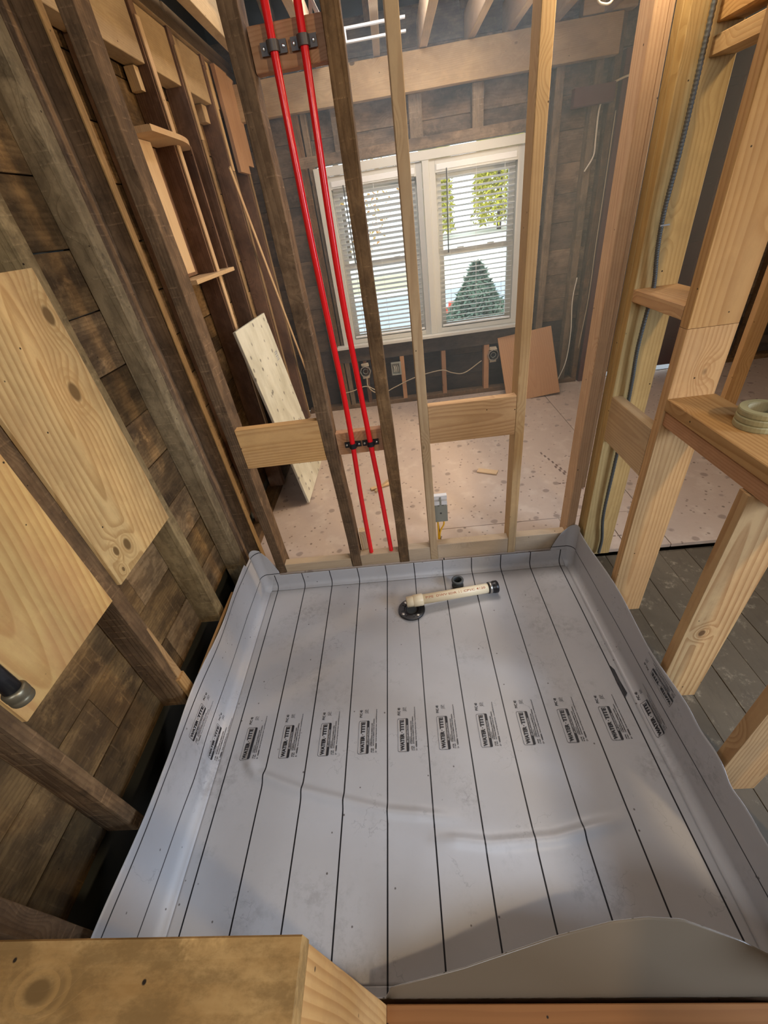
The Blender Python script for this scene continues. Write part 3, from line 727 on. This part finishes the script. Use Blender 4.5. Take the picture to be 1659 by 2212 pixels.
# side sheets with wrapped corners
def side(sgn):
    X = XR if sgn > 0 else XL
    ytop = top_right if sgn > 0 else top_left
    cr = .035; ystart = .118; Lw = (YB-.004-cr)-ystart; Lc = cr*math.pi/2; Lb = .075 if sgn > 0 else .065
    tot = Lw+Lc+Lb
    def fn(a, b):
        s = a*tot
        if s < Lw:
            v = ystart+s; zt = ytop(v)
            h = b*(zt+.43*RF)
            u = (XR-RF+h) if sgn > 0 else (XL+RF-h)
            p = liner_pt(u, v)
            if v > 1.52: p.x += -sgn*0.0
            return p, (u, v)
        zc = ytop(YB-.04)
        if s < Lw+Lc:
            t = (s-Lw)/cr; k = (s-Lw)/Lc
            cx_, cy_ = X-sgn*cr, YB-.004-cr
            z0 = 0.0; zt = zc+.018*math.sin(k*math.pi)-.012*k
            z = z0+b*(zt-z0); lean = (z-RF)*.02 if z > RF else 0
            off = 0.0 if z > RF else (RF-math.sqrt(max(0, RF*RF-(RF-z)**2)))
            R = cr+lean-off
            R += .010*k*(z/.2)
            return Vector((cx_+sgn*R*math.cos(t), cy_+R*math.sin(t), z)), (X+sgn*(z-.017), YB+s-Lw)
        k = (s-Lw-Lc)/Lb
        z0 = .082*min(1, k*3.0); z1 = (zc-.012)*(1-k)**1.0 + (.100 if sgn > 0 else .115)*k + (.02*math.sin(k*math.pi))
        z = z0+b*(z1-z0)
        return Vector((X-sgn*(cr+k*Lb), YB-.003+.010*(z/.2), z)), (X+sgn*(z-.017), YB+s-Lw)
    grid(V, Fc, UV, 230, 26, fn, flip=(sgn > 0))
side(1); side(-1)
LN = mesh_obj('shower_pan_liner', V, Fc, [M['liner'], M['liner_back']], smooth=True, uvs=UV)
tag(LN, 'grey plastic shower pan liner with black stripes lying in the shower floor', 'pan liner')
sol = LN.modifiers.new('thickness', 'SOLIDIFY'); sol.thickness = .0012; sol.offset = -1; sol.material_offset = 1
# printed marks on the liner
_tcache = {}
def text_mesh(s, offset=0.0):
    key = (s, offset)
    if key in _tcache: return _tcache[key]
    c = bpy.data.curves.new('t', 'FONT'); c.body = s; c.resolution_u = 2; c.offset = offset; c.fill_mode = 'FRONT'
    o = bpy.data.objects.new('t', c); col.objects.link(o)
    dg = bpy.context.evaluated_depsgraph_get(); dg.update()
    me = bpy.data.meshes.new_from_object(o.evaluated_get(dg))
    v = [(p.co.x, p.co.y) for p in me.vertices]; f = [tuple(q.vertices) for q in me.polygons]
    x0 = min(p[0] for p in v); x1 = max(p[0] for p in v); y0 = min(p[1] for p in v); y1 = max(p[1] for p in v)
    v = [((p[0]-x0)/(x1-x0), (p[1]-y0)/(y1-y0)) for p in v]
    bpy.data.objects.remove(o); bpy.data.meshes.remove(me); bpy.data.curves.remove(c)
    _tcache[key] = (v, f); return _tcache[key]
def rrect(a0, a1, b0, b1, r, n=5):
    pts = []
    for (cx_, cy_, a) in ((a1-r, b1-r, 0), (a0+r, b1-r, 90), (a0+r, b0+r, 180), (a1-r, b0+r, 270)):
        for k in range(n+1):
            t = math.radians(a+90*k/n); pts.append((cx_+r*math.cos(t), cy_+r*math.sin(t)))
    return pts
def label_layout():
    """2D (along, across) in metres; across 0 = stripe side where the letters' tops are"""
    V2, F2, M2 = [], [], []
    def put(v, f, m, lvl=0):
        o = len(V2); V2.extend([(a, b, lvl) for a, b in v]); F2.extend([tuple(i+o for i in q) for q in f]); M2.extend([m]*len(f))
    def text(s, a0, a1, top, bot, off=0.0, m=0, lvl=0):
        v, f = text_mesh(s, off); put([(a0+(a1-a0)*x, bot+(top-bot)*y) for x, y in v], f, m, lvl)
    A0, A1, B0, B1 = 0.0, .123, .040, .082
    outer = rrect(A0, A1, B0, B1, .006); inner = rrect(A0+.0012, A1-.0012, B0+.0012, B1-.0012, .005); n = len(outer)
    put(outer+inner, [(i, (i+1) % n, n+(i+1) % n, n+i) for i in range(n)], 0)
    barp = [p for p in rrect(A0, A1, B1-.0095, B1, .0045)]
    put([(A0, B1-.0095), (A1, B1-.0095), (A1, B1-.003), (A1-.003, B1), (A0+.003, B1), (A0, B1-.003)], [(0, 1, 2, 3, 4, 5)], 0)
    text('WATER', .004, .066, .0495, .0650, .05); text('TITE', .0740, .1185, .0495, .0650, .05)
    put([(.068, .055), (.0712, .055), (.0712, .0585), (.068, .0585)], [(0, 1, 2, 3)], 0)
    text('IPS CORPORATION', .032, .096, .0742, .0802, .03, 1, 1)
    text('PVC 40', .137, .167, .0415, .0525, .022)
    # certification emblem: small broken square with strokes
    for (a0, a1, b0, b1) in ((.154, .167, .0625, .0637), (.154, .167, .0735, .0747), (.154, .1552, .0637, .0735), (.1658, .167, .0637, .070), (.158, .164, .0665, .0675), (.158, .159, .0675, .0715), (.161, .162, .0665, .0725), (.1665, .170, .0755, .0762), (.152, .1535, .0755, .078)):
        put([(a0, b0), (a1, b0), (a1, b1), (a0, b1)], [(0, 1, 2, 3)], 0)
    text('COMPLIES WITH:', .026, .054, .0850, .0885, .03); text('INTERNATIONAL PLUMBING CODE', .026, .112, .0905, .0945, .045)
    text('NATIONAL PLUMBING CODE OF CANADA', .026, .130, .0975, .1015, .045)
    text('ASTM', .003, .018, .0903, .0948, .03); text('D 4551', .003, .019, .0973, .1018, .03)
    text('WARNING:', .014, .037, .1070, .1122, .055); text('Cancer and Reproductive Harm  www.P65Warnings.ca.gov', .040, .168, .1070, .1122, .035)
    tri = [(.003, .113), (.003, .106), (.0105, .1095)]; c_ = (.0055, .1095)
    put(tri+[(c_[0]+(p[0]-c_[0])*.6, c_[1]+(p[1]-c_[1])*.6) for p in tri], [(0, 1, 4, 3), (1, 2, 5, 4), (2, 0, 3, 5)], 0)
    return V2, F2, M2
LV, LF, LM = label_layout()
for k in range(-6, 8):
    us = STR0+STRP*k; v0 = .703 + (.0 if k < 7 else .03)
    pv, ok = [], True
    umax = XR-RF+.245+.43*RF-.004; umin = XL+RF-.285-.43*RF+.004
    keep = []
    for (a, b_, l) in LV:
        u = us+b_
        pv.append(liner_pt(min(max(u, umin), umax), v0+a, .0016+.0006*l))
        keep.append(umin <= u <= umax)
    fs = []; fm = []
    for q, m_ in zip(LF, LM):
        if all(keep[i] for i in q): fs.append(q); fm.append(m_)
    if len(fs) < 40: continue
    o = mesh_obj('printed_label', pv, fs, [M['print'], M['print_light']], LN, fmats=fm)
# plywood backing strip behind the left edge of the liner (seen as an orange edge)
box('backing_board', -.912, -.900, .92, 1.34, -.02, .262, 'fir', WL, axis='Y')

# ------------------------------------------------------------------ pipes
def clamp(x, y, z, pipe, k):
    d = ([], [], [])
    n = 14
    for i in range(n):          # half-ring strap
        a0 = math.pi+math.pi*i/n; a1 = math.pi+math.pi*(i+1)/n
        for (r_, R_) in ((.0125, .0165),):
            v = [(r_*math.cos(a0), r_*math.sin(a0), -.011), (r_*math.cos(a1), r_*math.sin(a1), -.011), (R_*math.cos(a1), R_*math.sin(a1), -.011), (R_*math.cos(a0), R_*math.sin(a0), -.011)]
            v += [(q[0], q[1], .011) for q in v]
            add_to(d, v, [(0, 3, 2, 1), (4, 5, 6, 7), (0, 1, 5, 4), (1, 2, 6, 5), (2, 3, 7, 6), (3, 0, 4, 7)])
    for s in (-1, 1):
        add_to(d, *cube_data(min(s*.0125, s*.036), max(s*.0125, s*.036), .010, .016, -.013, .013))
        add_to(d, *cube_data(min(s*.0125, s*.0165), max(s*.0125, s*.0165), .0, .016, -.011, .011))
    o = mesh_obj('pipe_clamp', d[0], d[1], M['clamp'] if k else M['black'], pipe, loc=(x-pipe.location.x, y-pipe.location.y, z-pipe.location.z), fmats=d[2])
    for s in (-1, 1):
        v, f = lathe_data([(.0045, 0), (.0045, .003), (.002, .0045)], 10)
        m_ = Matrix.Translation((s*.027, .010, 0)) @ Matrix.Rotation(math.radians(90), 4, 'X')
        mesh_obj('screw', [m_ @ q for q in v], f, M['steel'], o)
PZ1 = [(-.266, 1.645, .10), (-.265, 1.644, .30), (-.262, 1.642, .55), (-.254, 1.640, .797), (-.251, 1.636, 1.05), (-.256, 1.634, 1.35), (-.260, 1.634, 1.6), (-.260, 1.636, 1.85), (-.260, 1.640, 2.0), (-.260, 1.646, 2.2), (-.26, 1.66, 2.6)]
PZ2 = [(-.158, 1.645, .10), (-.162, 1.644, .30), (-.167, 1.642, .55), (-.175, 1.640, .79), (-.182, 1.636, 1.05), (-.189, 1.634, 1.35), (-.187, 1.634, 1.6), (-.180, 1.636, 1.85), (-.176, 1.640, 2.0), (-.174, 1.646, 2.2), (-.174, 1.66, 2.6)]
for pts, lab in ((PZ1, 'red plastic water pipe beside the left old stud, left one of the pair'), (PZ2, 'red plastic water pipe nearer the white blinds, right one of the pair')):
    p = tube('water_pipe', pts, .0112, 'red', None, seg=20, k=10); tag(p, lab, 'pipe', 'red water pipes in the middle wall')
    clamp(pts[3][0], 1.640, .796, p, 0); clamp(pts[8][0]-.001, 1.640, 2.003, p, 1)
# flexible armoured cable down the treated studs and through the block
CP = [(.838, 1.533, 2.45), (.834, 1.532, 2.1), (.834, 1.532, 1.9), (.832, 1.53, 1.75), (.828, 1.528, 1.62), (.822, 1.528, 1.50), (.828, 1.53, 1.40), (.842, 1.53, 1.30), (.840, 1.53, 1.24), (.836, 1.532, 1.10), (.843, 1.532, .97), (.849, 1.534, .80), (.850, 1.535, .6), (.852, 1.536, .35), (.872, 1.537, .2), (.872, 1.537, .11)]
cpts = cat_rom(CP, 1)
dense = cat_rom(CP, 46)
cb = mesh_obj('armoured_cable', *tube_data(dense, .0065, 8, True, lambda i: .0066+.0008*math.sin(i*2.1)), M['conduit'], smooth=True)
tag(cb, 'grey ribbed armoured cable running down the yellowish stud and through the block', 'cable')
o = mesh_obj('staple', *cube_data(.815, .842, 1.518, 1.523, 1.462, 1.466), M['steel'], cb)
# black pipe stub at the left edge with a metal collar
bp_ = tube('black_pipe', [(-.775, .418, 2.3), (-.775, .416, 1.6), (-.773, .415, .985)], .0155, 'black', None, seg=18, k=6)
tag(bp_, 'black pipe with a threaded collar hanging in front of the plywood at the left edge', 'pipe')
cl_v, cl_f = lathe_data([(.013, 0), (.019, .002), (.0205, .006), (.0205, .014), (.019, .016), (.021, .019), (.021, .032), (.018, .036), (.0158, .037)], 22)
mesh_obj('collar', cl_v, cl_f, M['collar'], bp_, loc=Vector((-.773, .415, .955))-bp_.location, smooth=True)
# floor drain flange
DR = Vector((-.078, 1.362, .004))
d = ([], [], [])
seg = 40
def ring_plate(d, r0_, r1_, z0, z1, mat=0, seg=40):
    v, f = lathe_data([(r0_, z0), (r1_, z0), (r1_, z1-.002), (r1_-.002, z1), (r0_+.002, z1), (r0_, z1-.002)], seg, True); add_to(d, v, f, mat)
ring_plate(d, .036, .066, 0, .010)
ring_plate(d, .026, .036, 0, .005)
for k in range(8):
    a = k*math.pi/4+.2; m_ = Matrix.Rotation(a, 4, 'Z') @ Matrix.Translation((.044, 0, 0))
    add_to(d, *cube_data(-.006, .008, -.0025, .0025, .009, .013), 0, m_)
dr = mesh_obj('drain_flange', d[0], d[1], M['black'], loc=DR, fmats=d[2]); tag(dr, 'black round drain flange with slots lying on the grey liner', 'drain')
for k, a in enumerate((35, 125, 215, 305)):
    v, f = lathe_data([(.007, 0), (.007, .002), (.003, .003)], 12)
    mesh_obj('bolt', v, f, M['steel'], dr, loc=(.052*math.cos(math.radians(a)), .052*math.sin(math.radians(a)), .010))
v, f = lathe_data([(.035, -.002), (.035, .002), (.001, .0025)], 26); mesh_obj('throat', v, f, M['darkgrey'], dr)
# cream pipe across the drain
pa, pb = Vector((-.060, 1.378, .052)), Vector((.345, 1.440, .0355))
ax_ = (pb-pa).normalized()
cp = mesh_obj('drain_pipe', [q-pa for q in tube_data([pa, pa+ax_*.2, pb], .0245, 26)[0]], tube_data([pa, pa+ax_*.2, pb], .0245, 26)[1], M['cream'], smooth=False, loc=pa)
for p_ in cp.data.polygons: p_.use_smooth = len(p_.vertices) == 4
tag(cp, 'cream plastic pipe with a black rubber end lying across the drain', 'pipe')
def along(name, a, b_, r, mat, seg=26, prof=None):
    prof = prof or [(r, a), (r, b_)]
    v, f = lathe_data(prof, seg); q = Vector((0, 0, 1)).rotation_difference(ax_).to_matrix().to_4x4()
    o = mesh_obj(name, [q @ x for x in v], f, M[mat], cp)
    for p_ in o.data.polygons: p_.use_smooth = len(p_.vertices) == 4
    return o
along('elbow_socket', -.004, .042, .030, 'cream', prof=[(.026, -.006), (.030, -.004), (.030, .040), (.0265, .043), (.0246, .043)])
along('elbow', 0, 0, .026, 'cream', prof=[(.018, -.040), (.026, -.038), (.027, -.004), (.027, .0)])
along('rubber_cap', 0, 0, .03, 'black', prof=[(.025, .372), (.0285, .374), (.0285, .398), (.031, .402), (.031, .420), (.027, .424), (.020, .424)])
along('hose_clamp', 0, 0, .03, 'steel', prof=[(.0287, .378), (.0296, .378), (.0296, .391), (.0287, .391)])
v, f = text_mesh('PIPE  DWV SDR 11 CPVC 4120', .01)
pv = []
side_ = ax_.cross(Vector((0, 0, 1))).normalized(); upv = side_.cross(ax_)
for x_, y_ in v:
    an = math.radians(62)+(y_-.5)*.011/.0247
    pv.append(ax_*(.055+.30*x_) + (side_*math.cos(an)+upv*math.sin(an))*.0249)
mesh_obj('pipe_marking', pv, f, M['ink_red'], cp)
# dark rubber coupling beside it
v, f = lathe_data([(.028, 0), (.030, .002), (.030, .010), (.024, .013), (.024, .030), (.030, .033), (.031, .043), (.029, .046), (.020, .046), (.019, .042), (.019, .004)], 30, True)
cpl = mesh_obj('rubber_coupling', v, f, M['darkgrey'], loc=(.168, 1.500, .002), smooth=True); tag(cpl, 'dark grey ring-shaped pipe coupling standing behind the cream pipe', 'coupling')
# grey lever connector with yellow wires on the pale stud
gc = empty('lever_connector', (.118, 1.715, .35)); tag(gc, 'grey and white wire connector with two yellow wires beside the pale stud', 'connector')
d = ([], [], [])
add_to(d, *cube_data(-.034, .034, -.014, .014, -.075, .025))
for s in (-1, 0, 1): add_to(d, *cube_data(s*.022-.006, s*.022+.006, -.016, -.010, .02, .034))
mesh_obj('housing', d[0], d[1], M['greybox'], gc)
for s in (-.019, .019): mesh_obj('lever', *cube_data(s-.014, s+.014, -.018, .008, .034, .056), M['whitebox'], gc)
mesh_obj('lever', *cube_data(-.034, .034, -.012, .012, .064, .085), M['whitebox'], gc)
mesh_obj('post', *cube_data(-.005, .005, -.014, .0, .02, .078), M['greybox'], gc)
v, f = lathe_data([(.005, 0), (.005, .003)], 10); mesh_obj('screw', [Matrix.Rotation(math.pi/2, 4, 'X') @ q for q in v], f, M['darkgrey'], gc, loc=(0, -.013, -.02))
for pts in ([(.100, 1.715, .275), (.100, 1.712, .22), (.098, 1.700, .16), (.098, 1.69, .10)], [(.132, 1.715, .275), (.130, 1.712, .245), (.112, 1.705, .215), (.104, 1.70, .17), (.103, 1.69, .10)]):
    tube('wire', pts, .0042, 'yellow', gc, seg=8)
# tape roll on the sill
tp = empty('tape_roll', (.898, 1.00, 1.037)); tag(tp, 'olive grey stack of tape rolls on the wooden sill', 'tape')
for k in range(3):
    v, f = lathe_data([(.036, 0), (.052, 0), (.0535, .003), (.0535, .013), (.052, .016), (.036, .016)], 36, True)
    mesh_obj('tape_layer', v, f, M['tape'], tp, loc=(.0015*(k-1), .001*k, .0163*k))
v, f = lathe_data([(.034, 0), (.036, 0), (.036, .048), (.034, .048)], 36, True); mesh_obj('cardboard_core', v, f, M['tape_in'], tp)

# ------------------------------------------------------------------ sheets
o = box('plywood_sheathing', -.929, -.914, .873, 1.213, .803, 1.608, 'ply', None, axis='Z', ch=.0015); tag(o, 'clean knotty plywood panel nailed to old studs, lower corner nearer the shower liner', 'plywood', 'plywood panels on the left wall')
o = box('plywood_sheathing', -.929, -.914, .462, .817, .795, 1.62, 'ply2', None, axis='Z', ch=.0015); tag(o, 'plywood panel on old studs, behind the black pipe at the left edge', 'plywood', 'plywood panels on the left wall')
wp = bar('osb_sheet', (-.722, 2.57, .094), (-.862, 2.60, 1.19), .016, .60, 'white_ply', None, side=(0, 1, 0)); tag(wp, 'narrow whitish board with dark flecks leaning against the left wall studs', 'board')
sn = Vector((.99, 0, .127))
st_v, st_f = [], []
for (a, b_, c_, e_) in ((-.02, .02, .0, .006), (-.02, .02, .012, .016), (-.02, .0, .022, .03), (.004, .02, .022, .03), (-.02, .02, .036, .044), (-.02, .02, .05, .056)):
    o_ = len(st_v); st_v += [(-.0088, a*1.3, c_), (-.0088, b_*1.3, c_), (-.0088, b_*1.3, e_), (-.0088, a*1.3, e_)]; st_f.append((o_, o_+1, o_+2, o_+3))
    o_ = len(st_v); st_v += [(.0088, a*1.3, c_), (.0088, b_*1.3, c_), (.0088, b_*1.3, e_), (.0088, a*1.3, e_)]; st_f.append((o_, o_+1, o_+2, o_+3))
mesh_obj('stamp_marks', st_v, st_f, M['road'], wp, loc=(0, .22, .27))
o = bar('brown_plywood_sheet', (1.135, 3.60, .093), (1.085, 3.853, .60), .46, .012, 'ply_brown', None, side=(0, 1, 0)); o.name = 'plywood_offcut'; tag(o, 'brown plywood offcut leaning against the far wall right of the windows', 'plywood')
o = bar('trim_strip', (-.885, 3.12, 1.93), (-.862, 4.0-.25, .50), .035, .008, 'fir_pale', None, side=(1, 0, 0)); 
o.name = 'wood_lath'; o.data.materials[0] = M['bright']; tag(o, 'long pale wooden lath leaning across the left wall behind the whitish board', 'lath')
# niche box let into the far part of the left wall
nb = empty('wall_niche', (-.93, 2.15, 1.45)); tag(nb, 'small open wooden niche box set between the left wall studs', 'niche')
def npart(name, x0, x1, y0, y1, z0, z1, mat, axis=None): return box(name, x0, x1, y0, y1, z0, z1, mat, nb, axis=axis)
npart('bottom_shelf', -1.015, -.90, 2.15, 2.72, 1.447, 1.466, 'bright', 'Y')
npart('back_panel', -1.027, -1.018, 2.15, 2.70, 1.47, 1.97, 'reddish', 'Z')
npart('side_panel', -1.015, -.925, 2.685, 2.70, 1.467, 1.985, 'reddish', 'Z')
npart('back_panel', -1.017, -.965, 2.15, 2.33, 1.49, 1.97, 'bright', 'Z')
# curved top shelf
tv, tf = [], []
N_ = 14
for i in range(N_+1):
    t = i/N_; yy = 2.14+.56*t; xo = -.865 - .075*max(0, (t-.45)/.55)**2.2
    tv += [(-1.01, yy, 1.972), (xo, yy, 1.972), (xo, yy, 1.992), (-1.01, yy, 1.992)]
for i in range(N_):
    for k in range(4): tf.append((i*4+k, i*4+(k+1) % 4, i*4+4+(k+1) % 4, i*4+4+k))
tf += [(3, 2, 1, 0), (N_*4, N_*4+1, N_*4+2, N_*4+3)]
mesh_obj('top_shelf', [Vector(q)-Vector((-.93, 2.15, 1.45)) for q in tv], tf, M['bright'], nb)

# ------------------------------------------------------------------ electrical bits on the far wall
def round_box(x, z, lab):
    e = empty('junction_box', (x, 3.87, z)); tag(e, lab, 'junction box', 'round junction boxes under the windows')
    v, f = lathe_data([(.044, 0), (.050, .0), (.050, .035), (.044, .035), (.044, .004)], 8, True)
    R_ = Matrix.Rotation(math.pi/2, 4, 'X'); mesh_obj('housing', [R_ @ q for q in v], f, M['steel'], e)
    v, f = lathe_data([(.020, .02), (.024, .02), (.024, .026), (.020, .026)], 18, True); mesh_obj('ring', [R_ @ q for q in v], f, M['greybox'], e)
    for s in (-1, 1):
        mesh_obj('plaster_lump', [q*random.uniform(.8, 1.2) for q in map(Vector, cube_data(-.03, .03, -.02, .01, -.01, .012)[0])], cube_data(0, 1, 0, 1, 0, 1)[1], M['plaster'], e, loc=(0, 0, s*.055))
    return e
round_box(-.346, .440, 'old round metal junction box with plaster, behind the right red pipe')
round_box(.822, .440, 'old round metal junction box with plaster beside the brown plywood offcut')
gb = empty('switch_box', (-.060, 3.865, .43)); tag(gb, 'pale rectangular electrical box on a short stud below the windows', 'junction box')
d = ([], [], [])
for q in ((-.045, .045, -.03, .004, -.055, -.047), (-.045, .045, -.03, .004, .047, .055), (-.045, -.038, -.03, .004, -.047, .047), (.03, .045, -.03, .004, -.047, .047), (-.04, .04, .0, .004, -.05, .05)): add_to(d, *cube_data(*q))
mesh_obj('housing', d[0], d[1], M['greybox'], gb)
for s in (-.02, -.005, .012): tube('wire', [(-.060+s, 3.85, .46), (-.060+s+.006, 3.84, .43), (-.060+s, 3.85, .40)], .002, 'wirewhite', gb, seg=6)
wire = tube('house_cable', [(-.60, 3.85, .26), (-.50, 3.85, .27), (-.36, 3.85, .30), (-.22, 3.852, .22), (-.10, 3.852, .255), (.05, 3.852, .31), (.20, 3.852, .345), (.36, 3.853, .36), (.45, 3.852, .325), (.56, 3.852, .31), (.72, 3.855, .40)], .0045, 'wirebeige', None, seg=8)
tag(wire, 'beige cable sagging between the short studs below the windows', 'cable')
tube('branch', [(-.346, 3.86, .40), (-.345, 3.85, .36), (-.345, 3.85, .30), (-.30, 3.85, .24), (-.22, 3.85, .21)], .005, 'wirebeige', wire, seg=8)
wire = tube('hanging_wire', [(1.50, 3.855, 2.02), (1.487, 3.85, 1.95), (1.49, 3.85, 1.82), (1.49, 3.85, 1.73), (1.44, 3.85, 1.65)], .0055, 'wirewhite', None, seg=8)
tag(wire, 'short white wire hanging down the dark boards right of the windows', 'cable')
wire = tube('hanging_wire', [(1.50, 3.85, 2.07), (1.60, 3.85, 2.10), (1.70, 3.85, 2.12)], .006, 'wirewhite', None, seg=8)
tag(wire, 'short white wire sticking out sideways above the red door frame block', 'cable')
wire = tube('hanging_wire', [(1.60, 3.85, 1.95), (1.60, 3.85, 1.6), (1.598, 3.85, 1.2), (1.60, 3.85, .8), (1.575, 3.85, .4)], .0035, 'wirebeige', None, seg=8)
tag(wire, 'long thin pale wire running down beside the dark door jamb', 'cable')
wire = tube('hanging_wire', [(1.485, 3.85, .97), (1.47, 3.85, .80), (1.49, 3.85, .55), (1.48, 3.85, .30), (1.42, 3.84, .13)], .004, 'wirewhite', None, seg=8)
tag(wire, 'white wire curving down to the floor beside the brown plywood offcut', 'cable')
wire = tube('lamp_cord', [(.50, 1.60, 2.3), (.555, 1.60, 2.06), (.575, 1.60, 1.975), (.595, 1.60, 1.955), (.62, 1.60, 1.965), (.63, 1.60, 2.05), (.62, 1.60, 2.3)], .0028, 'wirewhite', None, seg=8)
tag(wire, 'white looped cord hanging at the top edge beside the corner stud', 'cord')
# steel ceiling bracket
br = empty('ceiling_bracket', (-.02, 3.0, 2.32)); tag(br, 'white metal mounting bracket between the ceiling joists', 'bracket')
for z_ in (-.023, .023): mesh_obj('rail', *cube_data(-.28, .20, -.01, .01, z_-.004, z_+.004), M['whitebox'], br)
mesh_obj('plate', *cube_data(-.13, -.09, -.011, .011, -.026, .026), M['whitebox'], br)
wire = tube('wire_bundle', [(-.13, 1.75, 2.06), (-.15, 1.76, 2.12), (-.12, 1.77, 2.2), (-.17, 1.76, 2.3)], .006, 'wirewhite', None, seg=8)
tag(wire, 'white cables bunched above the upper block behind the right red pipe', 'cable')
for q in ((-.19, 0), (-.16, .02)):
    tube('strand', [(q[0], 1.75, 2.055), (q[0]+.01, 1.76, 2.12), (q[0]+.03, 1.77, 2.3)], .005, 'wirewhite', wire, seg=8)
# wood scraps on the far floor
sc = bar('wood_scrap', (-.30, 2.36, .098), (-.16, 2.41, .100), .03, .012, 'bright', None, side=(0, 0, 1)); tag(sc, 'splintered wood scrap on the plywood floor between the red pipes', 'wood scrap', 'wood scraps on the floor')
sc = bar('wood_scrap', (-.27, 2.32, .104), (-.18, 2.44, .107), .018, .008, 'fir_pale', None, side=(0, 0, 1)); tag(sc, 'thin wood splinter crossing the scrap between the red pipes', 'wood scrap', 'wood scraps on the floor')
sc = bar('wood_scrap', (.44, 2.46, .096), (.56, 2.40, .097), .05, .010, 'bright', None, side=(0, 0, 1)); tag(sc, 'flat wood chip on the plywood floor beside the pale stud with the block', 'wood scrap', 'wood scraps on the floor')
# partition stud of the next room, seen past the sill
o = box('stud', 2.03, 2.12, 2.58, 2.62, .09, 2.5, 'fir', None); tag(o, 'single pale stud standing in the next room beyond the tape rolls', 'stud')
# torn black strip on the liner stripe
v = [liner_pt(.716, .99, .004), liner_pt(.724, .97, .006), liner_pt(.722, .92, .010), liner_pt(.728, .87, .006), liner_pt(.712, .855, .004), liner_pt(.709, .91, .008), liner_pt(.711, .96, .006)]
v2 = [q-Vector((0, 0, .002)) for q in v]; n = len(v)
o = mesh_obj('tar_strip', v+v2, [tuple(range(n)), tuple(range(2*n-1, n-1, -1))]+[(i, n+i, n+(i+1) % n, (i+1) % n) for i in range(n)], M['print']); tag(o, 'small torn black strip stuck on the right-hand liner stripe', 'strip')

# ------------------------------------------------------------------ outside
OUT = structure('ground')
OUT.name = 'ground_outside'
box('lawn', -30, 30, 4.3, 60, -.62, -.60, 'snow', OUT)
box('road_surface', -30, 30, 10.0, 14.5, -.60, -.59, 'road', OUT)
box('grass_strip', -30, 1.5, 16.0, 20.0, -.60, -.59, 'grassy', OUT, axis='X')
def tree(x, y, z0, h, r, mat, name, lab, group, n=5200, shape='cone', ls=1.0):
    T = empty(name, (x, y, z0)); tag(T, lab, 'tree', group)
    tube('trunk', [(x, y, z0), (x, y, z0+h*.85)], .05+h*.012, 'bark', T, seg=8, k=0, rfun=None)
    rr = random.Random(int(x*100)+int(h*10)); V_, F_ = [], []
    for i in range(n):
        t = rr.random()**(.75)
        if shape == 'cone': R_ = r*(1-t) + .02
        elif shape == 'column': R_ = r*(1-.35*t)*(1 if t < .9 else (1-t)*10)
        else: R_ = r*math.sin(math.pi*(.15+.8*t))
        a = rr.uniform(0, 2*math.pi); q = R_*(.55+.5*rr.random())
        c_ = Vector((q*math.cos(a), q*math.sin(a), h*(.04+.96*t)))
        s = .05+.05*rr.random() if shape != 'loose' else .07
        s *= ls
        d1 = Vector((rr.uniform(-1, 1), rr.uniform(-1, 1), rr.uniform(-1, .4))).normalized()*s*1.6
        d2 = Vector((rr.uniform(-1, 1), rr.uniform(-1, 1), rr.uniform(-1, 1))).normalized()*s
        k = len(V_); V_ += [c_-d2*.5, c_+d2*.5, c_+d1]; F_.append((k, k+1, k+2))
    o = mesh_obj('foliage', V_, F_, M[mat], T); o['kind'] = 'stuff'
tree(1.47, 8.4, -.60, 1.27, .80, 'fol_g', 'fir_tree', 'dark green cone-shaped fir just outside the right window', None, 9000, 'cone', .8)
tree(8.3, 38.0, -.60, 10.0, 2.0, 'fol_y', 'cypress_tree', 'broad yellow-green evergreen seen at the upper right of the right window', 'evergreens outside', 9000, 'column', 3.0)
tree(3.7, 38.0, -.60, 7.4, 1.25, 'fol_y', 'cypress_tree', 'narrow yellow-green evergreen seen at the left side of the right window', 'evergreens outside', 6000, 'column', 2.6)
tree(-2.6, 30.0, -.60, 9.5, 3.6, 'fol_r', 'autumn_tree', 'thin autumn tree with orange leaves outside the left window', None, 1800, 'loose', 2.4)
rc = empty('red_marker', (1.35, 11.0, -.6)); tag(rc, 'small red object on the pale ground outside the right window', 'marker')
mesh_obj('base', *cube_data(-.2, .2, -.1, .1, 0, .14), M['redpaint'], rc); mesh_obj('top', *cube_data(-.1, .28, -.05, .05, .14, .26), M['redpaint'], rc)

# ------------------------------------------------------------------ haze volume added in the far room as the windows' veiling glare
hm = bpy.data.materials.new('glare_haze'); hm.use_nodes = True; hn = hm.node_tree; hn.nodes.remove(hn.nodes['Principled BSDF'])
vsn = hn.nodes.new('ShaderNodeVolumeScatter'); vsn.inputs['Color'].default_value = (.72, .88, 1, 1); vsn.inputs['Density'].default_value = .085; vsn.inputs['Anisotropy'].default_value = .55
hn.links.new(vsn.outputs[0], hn.nodes['Material Output'].inputs['Volume'])
hz = mesh_obj('haze', *cube_data(-.70, 1.36, 1.80, 3.58, .13, 2.20), hm); hz['kind'] = 'stuff'; tag(hz, 'faint bluish haze added in front of the windows as veiling glare', 'haze', kind='stuff')
